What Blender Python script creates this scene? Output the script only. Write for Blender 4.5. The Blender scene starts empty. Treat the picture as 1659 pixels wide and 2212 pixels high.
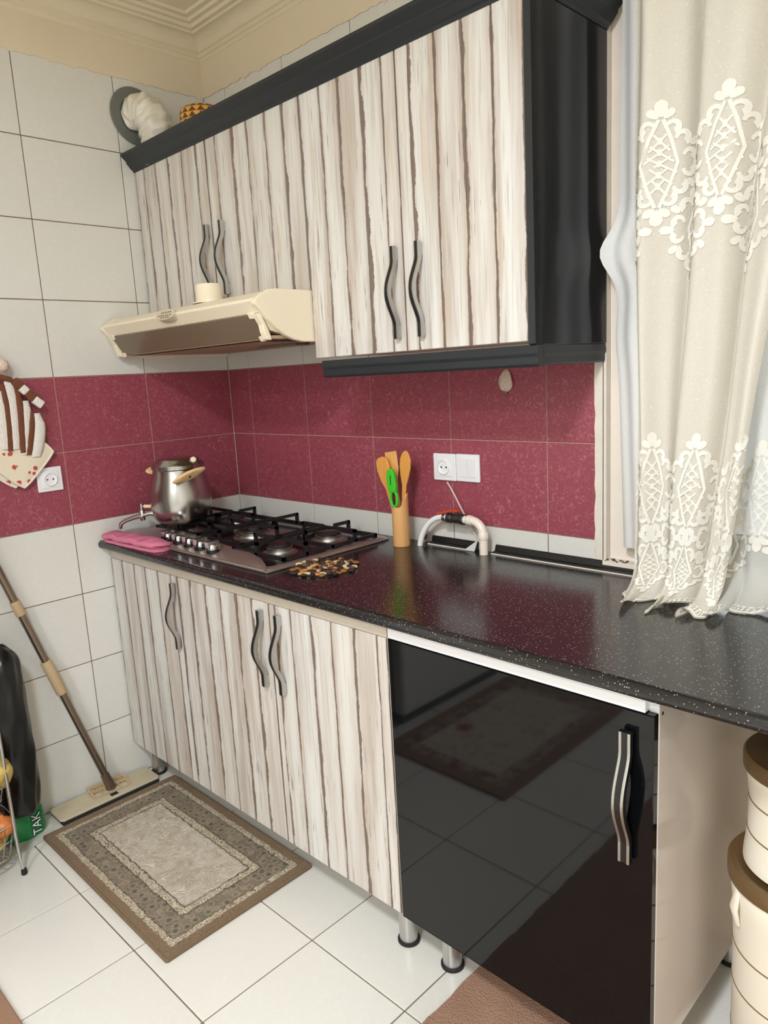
import bpy, bmesh, math, random
from mathutils import Vector, Matrix
PI = math.pi
scene = bpy.context.scene
COL = scene.collection
def lin(r, g, b):
    f = lambda c: (c/255/12.92) if c/255 <= .04045 else ((c/255+.055)/1.055)**2.4
    return (f(r), f(g), f(b), 1.0)

# ------------------------------------------------------------------ camera
cam_d = bpy.data.cameras.new('camera'); cam = bpy.data.objects.new('camera', cam_d); COL.objects.link(cam)
cam_d.sensor_fit = 'VERTICAL'; cam_d.sensor_height = 24.0
cam_d.lens = 1590.18*24.0/2212.0
cam_d.clip_start = 0.02
Rr = Vector((0.71490058, 0.6971413, -0.05395513)); Rd = Vector((0.09148307, -0.16975574, -0.98123078)); Rf = Vector((-0.6932157, 0.69654647, -0.18513511))
M = Matrix(((Rr.x, -Rd.x, -Rf.x, 2.52508), (Rr.y, -Rd.y, -Rf.y, -1.70453), (Rr.z, -Rd.z, -Rf.z, 1.44508), (0, 0, 0, 1)))
cam.matrix_world = M
scene.camera = cam
# ------------------------------------------------------------------ world (daylight outside the window)
w = bpy.data.worlds.new('world'); scene.world = w; w.use_nodes = True
bg = w.node_tree.nodes['Background']; bg.inputs[0].default_value = (0.97, 0.985, 1.0, 1); bg.inputs[1].default_value = 4.0
# ------------------------------------------------------------------ exposure
vs = scene.view_settings
vs.view_transform = 'Standard'; vs.look = 'None'; vs.gamma = 1.0; vs.use_curve_mapping = False
vs.exposure = 0.0
LAMP_POWER = 60.0
FILL_LAMP_POWER = 52.0
FILL_LAMP_POS = (2.45, -3.40, 2.70)
LAMP_COLOR = (.86, .925, 1.0)
LAMP_POS = (2.25, -2.15, 2.70)
try:
    scene.cycles.use_denoising = True
    scene.cycles.max_bounces = 8; scene.cycles.diffuse_bounces = 5; scene.cycles.glossy_bounces = 4
    scene.cycles.transmission_bounces = 6; scene.cycles.transparent_max_bounces = 12
    scene.cycles.caustics_reflective = False; scene.cycles.caustics_refractive = False
    scene.cycles.sample_clamp_indirect = 6.0
except Exception: pass

# ------------------------------------------------------------------ material helpers
class NT:
    def __init__(s, name):
        s.m = bpy.data.materials.new(name); s.m.use_nodes = True
        s.t = s.m.node_tree; s.b = s.t.nodes['Principled BSDF']
    def n(s, typ, **kw):
        nd = s.t.nodes.new('ShaderNode'+typ)
        for k, v in kw.items():
            if k.startswith('i_'):
                key = k[2:]; key = int(key) if key.isdigit() else key
                s.set(nd.inputs[key], v)
            else: setattr(nd, k, v)
        return nd
    def set(s, sock, v):
        if isinstance(v, bpy.types.NodeSocket): s.t.links.new(v, sock)
        else: sock.default_value = v
    def math(s, op, a, b=None, c=None, clamp=False):
        nd = s.t.nodes.new('ShaderNodeMath'); nd.operation = op; nd.use_clamp = clamp
        s.set(nd.inputs[0], a)
        if b is not None: s.set(nd.inputs[1], b)
        if c is not None: s.set(nd.inputs[2], c)
        return nd.outputs[0]
    def mix(s, f, a, b, blend='MIX'):
        nd = s.t.nodes.new('ShaderNodeMix'); nd.data_type = 'RGBA'; nd.blend_type = blend
        s.set(nd.inputs[0], f); s.set(nd.inputs[6], a); s.set(nd.inputs[7], b)
        return nd.outputs[2]
    def smooth(s, x, lo, hi):
        nd = s.t.nodes.new('ShaderNodeMapRange'); nd.interpolation_type = 'SMOOTHSTEP'
        s.set(nd.inputs[0], x); s.set(nd.inputs[1], lo); s.set(nd.inputs[2], hi)
        return nd.outputs[0]
    def coord(s, which='Object', scale=(1, 1, 1), rnd=0.0):
        tc = s.n('TexCoord'); o = tc.outputs[which]
        mp = s.n('Mapping', i_Vector=o); mp.inputs['Scale'].default_value = scale
        o = mp.outputs[0]
        if rnd:
            oi = s.n('ObjectInfo'); k = s.math('MULTIPLY', oi.outputs['Random'], rnd)
            cb = s.n('CombineXYZ', i_0=k, i_1=k, i_2=k)
            va = s.n('VectorMath', operation='ADD', i_0=o, i_1=cb.outputs[0]); o = va.outputs[0]
        return o
    def noise(s, vec, scale, detail=3.0, rough=.5, dist=0.0):
        nd = s.n('TexNoise', i_Vector=vec, i_Scale=scale, i_Detail=detail, i_Roughness=rough, i_Distortion=dist)
        return nd.outputs[0]
    def bump(s, h, strength=.2, dist=.002):
        nd = s.n('Bump', i_Height=h, i_Strength=strength, i_Distance=dist)
        s.t.links.new(nd.outputs[0], s.b.inputs['Normal'])
    def col(s, v): s.set(s.b.inputs['Base Color'], v)
    def rough(s, v): s.set(s.b.inputs['Roughness'], v)

def simple(name, rgb, rough=.5, metal=0.0, var=0.0, vscale=20, bump=0.0, bscale=200, bdist=.001, coat=0.0, objvar=0.0, spec=None, stretch=(1, 1, 1)):
    m = NT(name); c = lin(*rgb); m.b.inputs['Metallic'].default_value = metal
    m.rough(rough); m.col(c)
    if spec is not None: m.b.inputs['Specular IOR Level'].default_value = spec
    if coat: m.b.inputs['Coat Weight'].default_value = coat; m.b.inputs['Coat Roughness'].default_value = .05
    cc = None
    if var:
        v = m.noise(m.coord('Object', stretch, rnd=7.0), vscale, 4)
        f = m.math('MULTIPLY_ADD', v, 2*var, 1-var)
        nd = m.n('VectorMath', operation='SCALE', i_0=c[:3]); m.set(nd.inputs['Scale'], f); cc = nd.outputs[0]
        m.col(cc)
    if objvar:
        oi = m.n('ObjectInfo'); f = m.math('MULTIPLY_ADD', oi.outputs['Random'], 2*objvar, 1-objvar)
        nd = m.n('VectorMath', operation='SCALE', i_0=cc if cc else c[:3]); m.set(nd.inputs['Scale'], f); m.col(nd.outputs[0])
    if bump:
        m.bump(m.noise(m.coord('Object', stretch), bscale, 3), bump, bdist)
    return m.m

MT = {}
# --- wall and floor tiles
def tile_mat(name, a, b, rough, feather, bstr, cov=(.45, .75)):
    m = NT(name); v = m.coord('Object', (1, 1, 1), rnd=13.0)
    n1 = m.noise(v, feather, 5, .62, 3.2)
    n2 = m.noise(v, 3.5, 2)
    f = m.smooth(n1, cov[0], cov[1]); f2 = m.math('MULTIPLY', f, m.math('MULTIPLY_ADD', n2, .8, .35), clamp=True)
    c = m.mix(f2, lin(*a), lin(*b))
    oi = m.n('ObjectInfo'); k = m.math('MULTIPLY_ADD', oi.outputs['Random'], .05, .975)
    nd = m.n('VectorMath', operation='SCALE', i_0=c); m.set(nd.inputs['Scale'], k)
    m.col(nd.outputs[0]); m.rough(rough); m.bump(n1, bstr, .0015)
    return m.m
MT['tile_white'] = tile_mat('tile_white', (222, 220, 213), (228, 226, 220), .30, 30, .05)
MT['tile_red'] = tile_mat('tile_red', (150, 68, 82), (190, 122, 132), .40, 44, .35, (.48, .74))
MT['tile_floor'] = tile_mat('tile_floor', (226, 223, 215), (232, 229, 222), .24, 40, .03)
MT['grout_wall'] = simple('grout_wall', (120, 104, 88), .9, var=.2, vscale=60)
MT['grout_red'] = simple('grout_red', (188, 150, 132), .9, var=.15, vscale=60)
MT['grout_floor'] = simple('grout_floor', (128, 112, 92), .95, var=.25, vscale=30)
MT['plaster'] = simple('plaster', (228, 214, 188), .75, var=.06, vscale=5, bump=.15, bscale=40)
MT['ceiling'] = simple('ceiling_paint', (230, 217, 190), .75, var=.04, vscale=3)
MT['moulding'] = simple('moulding_paint', (230, 217, 190), .6, var=.05, vscale=8)
MT['paint'] = simple('room_paint', (236, 233, 226), .8, var=.04, vscale=3)
MT['jamb'] = simple('jamb_plaster', (232, 220, 208), .8, var=.10, vscale=14, bump=.2, bscale=50)
MT['dirt'] = simple('cracked_dirt', (74, 60, 44), .95, var=.4, vscale=120)
MT['raw_edge'] = simple('raw_wall_edge', (226, 216, 203), .9, var=.10, vscale=25, bump=.4, bscale=60)

# --- plank boards
def plank_mat():
    m = NT('whitewashed_plank')
    v = m.coord('Object', (1, 1, 1), rnd=31.0)
    def st(sx, sz):
        mp = m.n('Mapping', i_Vector=v); mp.inputs['Scale'].default_value = (sx, 1, sz); return mp.outputs[0]
    broad = m.noise(st(22, 1.2), 1.0, 3, .55, .4)
    fine = m.noise(st(150, 5), 1.0, 5, .65, .3)
    c = m.mix(m.smooth(broad, .40, .74), lin(218, 216, 211), lin(182, 169, 158))
    c = m.mix(m.math('MULTIPLY', m.smooth(fine, .48, .76), .62), c, lin(152, 137, 124))
    oi = m.n('ObjectInfo'); r = oi.outputs['Random']
    c = m.mix(m.math('MULTIPLY', m.math('FRACT', m.math('MULTIPLY', r, 7.3)), .30), c, lin(203, 190, 178))
    blot = m.smooth(m.noise(st(26, 2.2), 1.0, 2, .5, .6), .58, .72)
    c = m.mix(m.math('MULTIPLY', blot, .55), c, lin(196, 174, 148))
    # knife-cut dashes
    dash = m.smooth(m.noise(st(210, 9), 1.0, 2, .5, .0), .645, .70)
    gate = m.smooth(m.noise(st(9, 3), 1.0, 1, .5), .47, .58)
    c = m.mix(m.math('MULTIPLY', m.math('MULTIPLY', dash, gate), .75), c, lin(112, 94, 82))
    # stained board edges
    gx = m.n('SeparateXYZ', i_0=m.n('TexCoord').outputs['Generated']).outputs[0]
    wob = m.noise(st(3, 5.5), 1.0, 5, .68, .5)
    rr = m.math('FRACT', m.math('MULTIPLY', r, 17.7))
    thrl = m.math('MULTIPLY', m.math('MULTIPLY_ADD', rr, .12, .045), m.math('MULTIPLY_ADD', wob, 4.6, -1.65))
    thrr = m.math('MULTIPLY', m.math('MULTIPLY_ADD', rr, -.05, .085), m.math('MULTIPLY_ADD', wob, 3.4, -1.2))
    inv = m.math('SUBTRACT', 1.0, gx)
    ml = m.math('SUBTRACT', 1.0, m.smooth(m.math('SUBTRACT', gx, thrl), -.008, .022))
    mr = m.math('SUBTRACT', 1.0, m.smooth(m.math('SUBTRACT', inv, thrr), -.008, .022))
    halo = m.math('SUBTRACT', 1.0, m.smooth(m.math('MINIMUM', gx, inv), .0, .30))
    c = m.mix(m.math('MULTIPLY', halo, .28), c, lin(176, 158, 144))
    c = m.mix(m.math('MULTIPLY', m.math('MAXIMUM', ml, mr), .92), c, lin(110, 92, 82))
    m.col(c); m.rough(.42)
    m.bump(fine, .12, .0006)
    return m.m
MT['plank'] = plank_mat()
MT['door_core'] = simple('door_core', (176, 160, 146), .6)
MT['edge_band'] = simple('cream_edge_band', (205, 194, 178), .45, var=.06, vscale=40)
MT['carcass'] = simple('white_carcass', (236, 232, 226), .4)
MT['white_lam'] = simple('white_laminate', (240, 240, 242), .35)
MT['greige_lam'] = simple('greige_gloss_laminate', (214, 202, 192), .07, var=.02, vscale=8)
MT['black_gloss'] = simple('black_gloss', (10, 11, 13), .045, spec=.36)
MT['black_panel'] = simple('black_gloss_panel', (15, 18, 24), .11, spec=.32)
MT['black_trim'] = simple('black_trim', (33, 38, 42), .42, var=.10, vscale=30, bump=.12, bscale=90, stretch=(.1, 1, 1))
MT['black_plastic'] = simple('black_plastic', (18, 18, 19), .35)
MT['chrome'] = simple('chrome', (205, 205, 208), .16, 1.0)
MT['alu'] = simple('brushed_aluminium', (198, 197, 195), .34, 1.0)
MT['screw_hole'] = simple('screw_hole', (20, 18, 16), .9)

def counter_mat():
    m = NT('speckled_black_worktop'); v = m.coord('Object', (1, 1, 1))
    vo = m.n('TexVoronoi', i_Vector=v, i_Scale=240.0); d = vo.outputs['Distance']; cc = vo.outputs['Color']
    sx = m.n('SeparateColor', i_0=cc)
    sel = m.math('GREATER_THAN', sx.outputs[0], .70)
    wn = m.noise(v, 520, 2, .5, 1.5)
    dot = m.math('MULTIPLY', m.math('LESS_THAN', d, .25), m.math('GREATER_THAN', wn, .47))
    f = m.math('MULTIPLY', sel, dot)
    dark = m.mix(m.smooth(m.noise(v, 260, 2), .45, .75), lin(20, 19, 20), lin(38, 36, 36))
    m.col(m.mix(f, dark, lin(188, 183, 177))); m.rough(m.math('MULTIPLY_ADD', m.noise(v, 14, 2), .03, .185))
    m.b.inputs['Specular IOR Level'].default_value = .62
    return m.m
MT['counter'] = counter_mat()
MT['cream_plastic'] = simple('cream_plastic', (240, 227, 202), .38, var=.05, vscale=6)
MT['cream_aged'] = simple('aged_cream_plastic', (230, 214, 186), .42, var=.10, vscale=9)
MT['visor'] = simple('smoked_visor', (112, 97, 78), .24, var=.12, vscale=4, stretch=(.3, 1, 4))
MT['grille'] = simple('greasy_filter_grille', (176, 152, 122), .5, var=.15, vscale=12)
MT['dark_hole'] = simple('dark_hole', (34, 26, 20), .9)
MT['badge'] = simple('badge_print', (202, 190, 166), .35)
MT['badge_ink'] = simple('badge_ink', (120, 104, 84), .6)
MT['grey_plastic'] = simple('grey_plastic', (112, 114, 108), .5, var=.05)
MT['duct'] = simple('wrinkled_duct_film', (222, 216, 202), .34, var=.10, vscale=30, bump=.5, bscale=38, bdist=.004, stretch=(1, 1, .5))
MT['hob_steel'] = simple('hob_steel', (200, 190, 184), .38, .9, var=.08, vscale=16, bump=.06, bscale=160, stretch=(.12, 1, 1))
MT['hob_black'] = simple('hob_black_enamel', (22, 18, 18), .20, spec=.5, var=.2, vscale=18)
MT['iron'] = simple('cast_iron', (24, 24, 25), .5, bump=.3, bscale=260)
MT['burner_alu'] = simple('burner_aluminium', (188, 184, 178), .38, 1.0, var=.12, vscale=60)
MT['burner_cap'] = simple('burner_cap_enamel', (40, 37, 36), .45, var=.2, vscale=80)
MT['pot_steel'] = simple('brushed_pot_steel', (176, 174, 170), .22, 1.0, var=.07, vscale=22, bump=.05, bscale=120, stretch=(1, 1, .15))
MT['bakelite'] = simple('tan_bakelite', (226, 190, 138), .42, var=.10, vscale=40, stretch=(3, 3, 1))
MT['bakelite_pale'] = simple('pale_bakelite', (236, 214, 178), .42, var=.05, vscale=40)
MT['cloth_pink'] = simple('pink_microfibre', (216, 124, 152), .95, var=.10, vscale=60, bump=.7, bscale=420, bdist=.002)
MT['bamboo'] = simple('bamboo', (226, 172, 112), .42, var=.08, vscale=24, stretch=(3, 3, .25))
MT['beech'] = simple('beech_wood', (222, 156, 76), .48, var=.12, vscale=30, stretch=(3, 3, .3))
MT['beech_pale'] = simple('pale_beech_wood', (230, 172, 98), .48, var=.10, vscale=30, stretch=(3, 3, .3))
MT['green_plastic'] = simple('bright_green_plastic', (62, 196, 44), .35)
MT['pvc'] = simple('white_pvc_pipe', (240, 228, 214), .35, var=.05, vscale=30)
MT['hose'] = simple('white_hose', (240, 240, 236), .32)
MT['rubber'] = simple('black_rubber', (26, 24, 23), .7)
MT['valve'] = simple('dark_valve_body', (42, 38, 35), .5, var=.2, vscale=80)
MT['orange_red'] = simple('orange_red_lever', (206, 74, 32), .45)
MT['cord'] = simple('pale_cord', (214, 190, 182), .6)
MT['socket'] = simple('white_socket_plastic', (240, 239, 240), .28)
MT['shell'] = simple('speckled_shell', (220, 198, 182), .8, var=.6, vscale=190, bump=.8, bscale=220, bdist=.003)
MT['matchbox'] = simple('matchbox_card', (226, 214, 200), .7)
MT['maroon'] = simple('maroon_print', (120, 44, 36), .7)
MT['terry_white'] = simple('white_terry', (240, 234, 226), .95, var=.05, vscale=50, bump=.9, bscale=300, bdist=.004)
MT['terry_brown'] = simple('brown_terry', (116, 70, 46), .95, var=.12, vscale=50, bump=.8, bscale=300, bdist=.003)
MT['piping'] = simple('cream_piping', (240, 230, 214), .85)
MT['mop_pole'] = simple('mop_pole_metal', (140, 124, 108), .30, .85, var=.08, vscale=10)
MT['mop_beige'] = simple('mop_beige_plastic', (190, 164, 128), .5, var=.06, vscale=20)
MT['mop_board'] = simple('mop_board', (200, 187, 160), .7, var=.10, vscale=26, stretch=(4, .3, 1), bump=.2, bscale=60)
MT['mop_dark'] = simple('mop_dark_pad', (34, 32, 32), .9)
MT['bag_black'] = simple('black_bin_bag', (14, 15, 15), .30, bump=.5, bscale=16, bdist=.008, stretch=(1, 1, .35))
MT['bag_green'] = simple('green_sack', (34, 132, 74), .4, bump=.4, bscale=20, bdist=.01)
MT['bag_clear'] = simple('clear_bag_film', (206, 206, 200), .3, bump=.8, bscale=30, bdist=.006)
MT['ink_black'] = simple('ink_black', (14, 16, 15), .6)
MT['ink_white'] = simple('ink_white', (240, 240, 236), .6)
MT['yellow_film'] = simple('yellow_bag_film', (218, 188, 104), .4, var=.12, vscale=14, bump=.9, bscale=22, bdist=.012)
MT['onion'] = simple('onion_skin', (196, 112, 52), .4, var=.25, vscale=14, stretch=(1, 1, .25), objvar=.18)
MT['bin_cream'] = simple('bin_cream', (236, 229, 212), .33)
MT['bin_brown'] = simple('bin_lid_brown', (100, 76, 46), .30)
MT['bin_line'] = simple('bin_band_brown', (122, 92, 56), .5)
MT['carpet_brown'] = simple('brown_carpet', (164, 128, 106), .98, var=.16, vscale=14, bump=1.0, bscale=260, bdist=.006)
MT['rug_edge'] = simple('rug_brown_binding', (122, 100, 76), .98, var=.16, vscale=60, bump=.8, bscale=300, bdist=.003)
MT['fridge'] = simple('fridge_enamel', (226, 226, 226), .3)
MT['fridge_grey'] = simple('fridge_gasket', (92, 92, 96), .5)
MT['win_white'] = simple('window_frame_white', (232, 232, 230), .4)
MT['lamp_metal'] = simple('lamp_rim', (220, 220, 220), .3, .6)

# --- fabrics
def fabric_mat(name, rgb, transl, transp, bscale, bstr, sparkle=False):
    m = NT(name); nt = m.t; c = lin(*rgb); v = m.coord('Object')
    n = m.noise(v, bscale, 3, .6)
    big = m.noise(v, 9, 2)
    cc = m.mix(m.math('MULTIPLY', m.smooth(n, .35, .7), .35), c, tuple(x*.84 for x in c[:3])+(1,))
    if sparkle:
        sp = m.smooth(m.noise(v, bscale*.8, 1, .5, 1.0), .66, .74)
        cc = m.mix(m.math('MULTIPLY', sp, .8), cc, lin(255, 252, 244))
    m.col(cc); m.rough(.75); m.bump(n, bstr, .0015)
    tr = m.n('BsdfTranslucent'); m.set(tr.inputs[0], cc)
    ms = m.n('MixShader', i_0=transl); nt.links.new(m.b.outputs[0], ms.inputs[1]); nt.links.new(tr.outputs[0], ms.inputs[2])
    tp = m.n('BsdfTransparent'); ms2 = m.n('MixShader', i_0=transp)
    nt.links.new(ms.outputs[0], ms2.inputs[1]); nt.links.new(tp.outputs[0], ms2.inputs[2])
    nt.links.new(ms2.outputs[0], nt.nodes['Material Output'].inputs[0])
    return m.m
MT['lace'] = fabric_mat('cream_lace_net', (236, 230, 217), .27, .05, 330, .35, True)
MT['lace_white'] = fabric_mat('pale_lace_net', (238, 237, 230), .38, .06, 330, .35, True)
MT['embroid'] = fabric_mat('white_embroidery', (250, 247, 238), .15, 0.0, 420, .5)
MT['sheer'] = fabric_mat('white_plain_sheer', (249, 249, 247), .20, .0, 300, .06)

# --- floral potholder cloth
def floral_mat():
    m = NT('floral_cotton'); v = m.coord('Object')
    mp = m.n('Mapping', i_Vector=v); mp.inputs['Scale'].default_value = (0, 1, 1)
    base = lin(236, 224, 200)
    def dots(scale, thr, off, keep):
        mq = m.n('Mapping', i_Vector=mp.outputs[0]); mq.inputs['Location'].default_value = off
        nz = m.n('TexNoise', i_Vector=mq.outputs[0], i_Scale=90.0, i_Detail=2.0)
        add = m.n('VectorMath', operation='SCALE', i_0=nz.outputs[1]); add.inputs['Scale'].default_value = .006
        vv = m.n('VectorMath', operation='ADD', i_0=mq.outputs[0], i_1=add.outputs[0])
        vo = m.n('TexVoronoi', i_Vector=vv.outputs[0], i_Scale=scale)
        sel = m.math('GREATER_THAN', m.n('SeparateColor', i_0=vo.outputs['Color']).outputs[0], keep)
        return m.math('MULTIPLY', sel, m.math('LESS_THAN', vo.outputs['Distance'], thr))
    c = m.mix(m.math('MULTIPLY', dots(50, .30, (.3, .01, .02), .55), .8), base, lin(122, 134, 76))
    c = m.mix(dots(34, .30, (0, 0, 0), .22), c, lin(200, 84, 76))
    c = m.mix(dots(34, .14, (0, 0, 0), .22), c, lin(160, 36, 44))
    m.col(c); m.rough(.9); m.bump(m.noise(v, 300, 2), .3, .001)
    return m.m
MT['floral'] = floral_mat()

# --- small patterned rug: bands measured from the rug's edge (object space is centred on the rug)
def rug_mat(hx, hy):
    m = NT('patterned_rug'); v = m.coord('Object')
    s = m.n('SeparateXYZ', i_0=v); X, Y = s.outputs[0], s.outputs[1]
    nz = m.noise(v, 55, 3, .6, .6)
    dx = m.math('SUBTRACT', hx, m.math('ABSOLUTE', X)); dy = m.math('SUBTRACT', hy, m.math('ABSOLUTE', Y))
    d = m.math('MINIMUM', dx, dy)
    wob = m.math('MULTIPLY_ADD', m.noise(v, 70, 2), .014, -.007)
    dw = m.math('ADD', d, wob)
    brown = lin(128, 105, 82); dark = lin(116, 106, 92); cream = lin(208, 196, 174); field = lin(210, 200, 184); ink = lin(84, 72, 58)
    mott = m.noise(v, 18, 4, .65, 1.2)
    fieldc = m.mix(m.smooth(mott, .35, .72), field, lin(176, 163, 143))
    # swirls: marbled scroll lines
    wv = m.noise(v, 10, 2, .5, 2.2)
    ang = m.math('SINE', m.math('MULTIPLY', wv, 62.0))
    patch = m.smooth(m.noise(v, 7, 2), .38, .60)
    sw = m.math('MULTIPLY', m.smooth(ang, .55, .98), m.math('MULTIPLY_ADD', patch, .7, .3))
    fieldc = m.mix(m.math('MULTIPLY', sw, .75), fieldc, lin(224, 215, 196))
    sd = m.math('MULTIPLY', m.smooth(m.math('MULTIPLY', ang, -1.0), .72, 1.0), .38)
    fieldc = m.mix(sd, fieldc, lin(134, 118, 96))
    # dark band with flower dots
    vd = m.n('TexVoronoi', i_Vector=v, i_Scale=34.0); vd.inputs['Randomness'].default_value = .55
    dots = m.math('SUBTRACT', 1.0, m.smooth(vd.outputs['Distance'], .10, .28))
    bandc = m.mix(m.smooth(mott, .35, .7), dark, lin(146, 132, 112))
    bandc = m.mix(m.math('MULTIPLY', dots, .75), bandc, lin(66, 62, 58))
    ring = m.math('MULTIPLY', m.smooth(vd.outputs['Distance'], .30, .38), m.math('SUBTRACT', 1.0, m.smooth(vd.outputs['Distance'], .40, .5)))
    bandc = m.mix(m.math('MULTIPLY', ring, .45), bandc, lin(176, 162, 140))
    # scroll bands
    scw = m.math('SINE', m.math('MULTIPLY', m.noise(v, 42, 1, .5, 1.2), 46.0))
    scrollc = m.mix(m.smooth(scw, .15, .75), cream, lin(124, 108, 86))
    def step(a): return m.smooth(dw, a-.002, a+.002)
    c = brown
    c = m.mix(step(.028), c, scrollc)
    c = m.mix(step(.046), c, ink)
    c = m.mix(step(.049), c, bandc)
    c = m.mix(step(.103), c, ink)
    c = m.mix(step(.107), c, scrollc)
    c = m.mix(step(.129), c, ink)
    c = m.mix(step(.133), c, fieldc)
    m.col(m.mix(m.math('MULTIPLY', nz, .25), c, lin(140, 124, 102)))
    m.rough(.97); m.bump(m.math('ADD', sw, m.noise(v, 240, 3)), .7, .003)
    return m.m
def flower_rug_mat(hx, hy):
    m = NT('floral_border_rug'); v = m.coord('Object')
    s = m.n('SeparateXYZ', i_0=v)
    d = m.math('MINIMUM', m.math('SUBTRACT', hx, m.math('ABSOLUTE', s.outputs[0])), m.math('SUBTRACT', hy, m.math('ABSOLUTE', s.outputs[1])))
    vo = m.n('TexVoronoi', i_Vector=v, i_Scale=5.5)
    fl = m.math('SUBTRACT', 1.0, m.smooth(vo.outputs['Distance'], .18, .34))
    c = m.mix(fl, lin(206, 190, 172), lin(150, 60, 62))
    mo = m.noise(v, 22, 3, .6, 1.0)
    c = m.mix(m.math('MULTIPLY', m.smooth(mo, .5, .7), .6), c, lin(142, 118, 100))
    c = m.mix(m.math('SUBTRACT', 1.0, m.smooth(d, .10, .105)), c, m.mix(m.smooth(mo, .45, .6), lin(180, 160, 142), lin(128, 92, 82)))
    c = m.mix(m.math('SUBTRACT', 1.0, m.smooth(d, .045, .05)), c, lin(150, 116, 92))
    m.col(c); m.rough(.97); m.bump(m.noise(v, 260, 2), .6, .003)
    return m.m
def tin_mat():
    m = NT('printed_tin'); v = m.coord('Object'); s = m.n('SeparateXYZ', i_0=v)
    ang = m.math('ARCTAN2', s.outputs[1], s.outputs[0])
    zz = m.math('MULTIPLY', s.outputs[2], 60.0)
    tri = m.math('PINGPONG', m.math('MULTIPLY', ang, 5.0), 1.0)
    f = m.math('GREATER_THAN', tri, m.math('FRACT', zz))
    c = m.mix(f, lin(222, 170, 72), lin(110, 58, 30))
    c = m.mix(m.math('GREATER_THAN', m.math('SINE', m.math('MULTIPLY_ADD', ang, 1.0, 0.4)), .35), c, lin(150, 48, 36))
    m.col(c); m.rough(.4); return m.m
MT['tin'] = tin_mat()
def glass_mat():
    m = NT('window_glass'); m.col((.9, .95, .97, 1)); m.rough(.03); m.b.inputs['Transmission Weight'].default_value = 1.0
    m.b.inputs['IOR'].default_value = 1.05
    return m.m
MT['glass'] = glass_mat()
def emit_mat(name, rgb, s):
    m = NT(name); m.b.inputs['Emission Color'].default_value = lin(*rgb); m.b.inputs['Emission Strength'].default_value = s; m.col(lin(*rgb)); return m.m
PEB = [simple('pebble_%d' % i, c, .3, var=.2, vscale=60) for i, c in enumerate([(206, 176, 128), (52, 42, 36), (150, 104, 60), (222, 202, 160), (88, 70, 56), (190, 132, 70)])]

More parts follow.
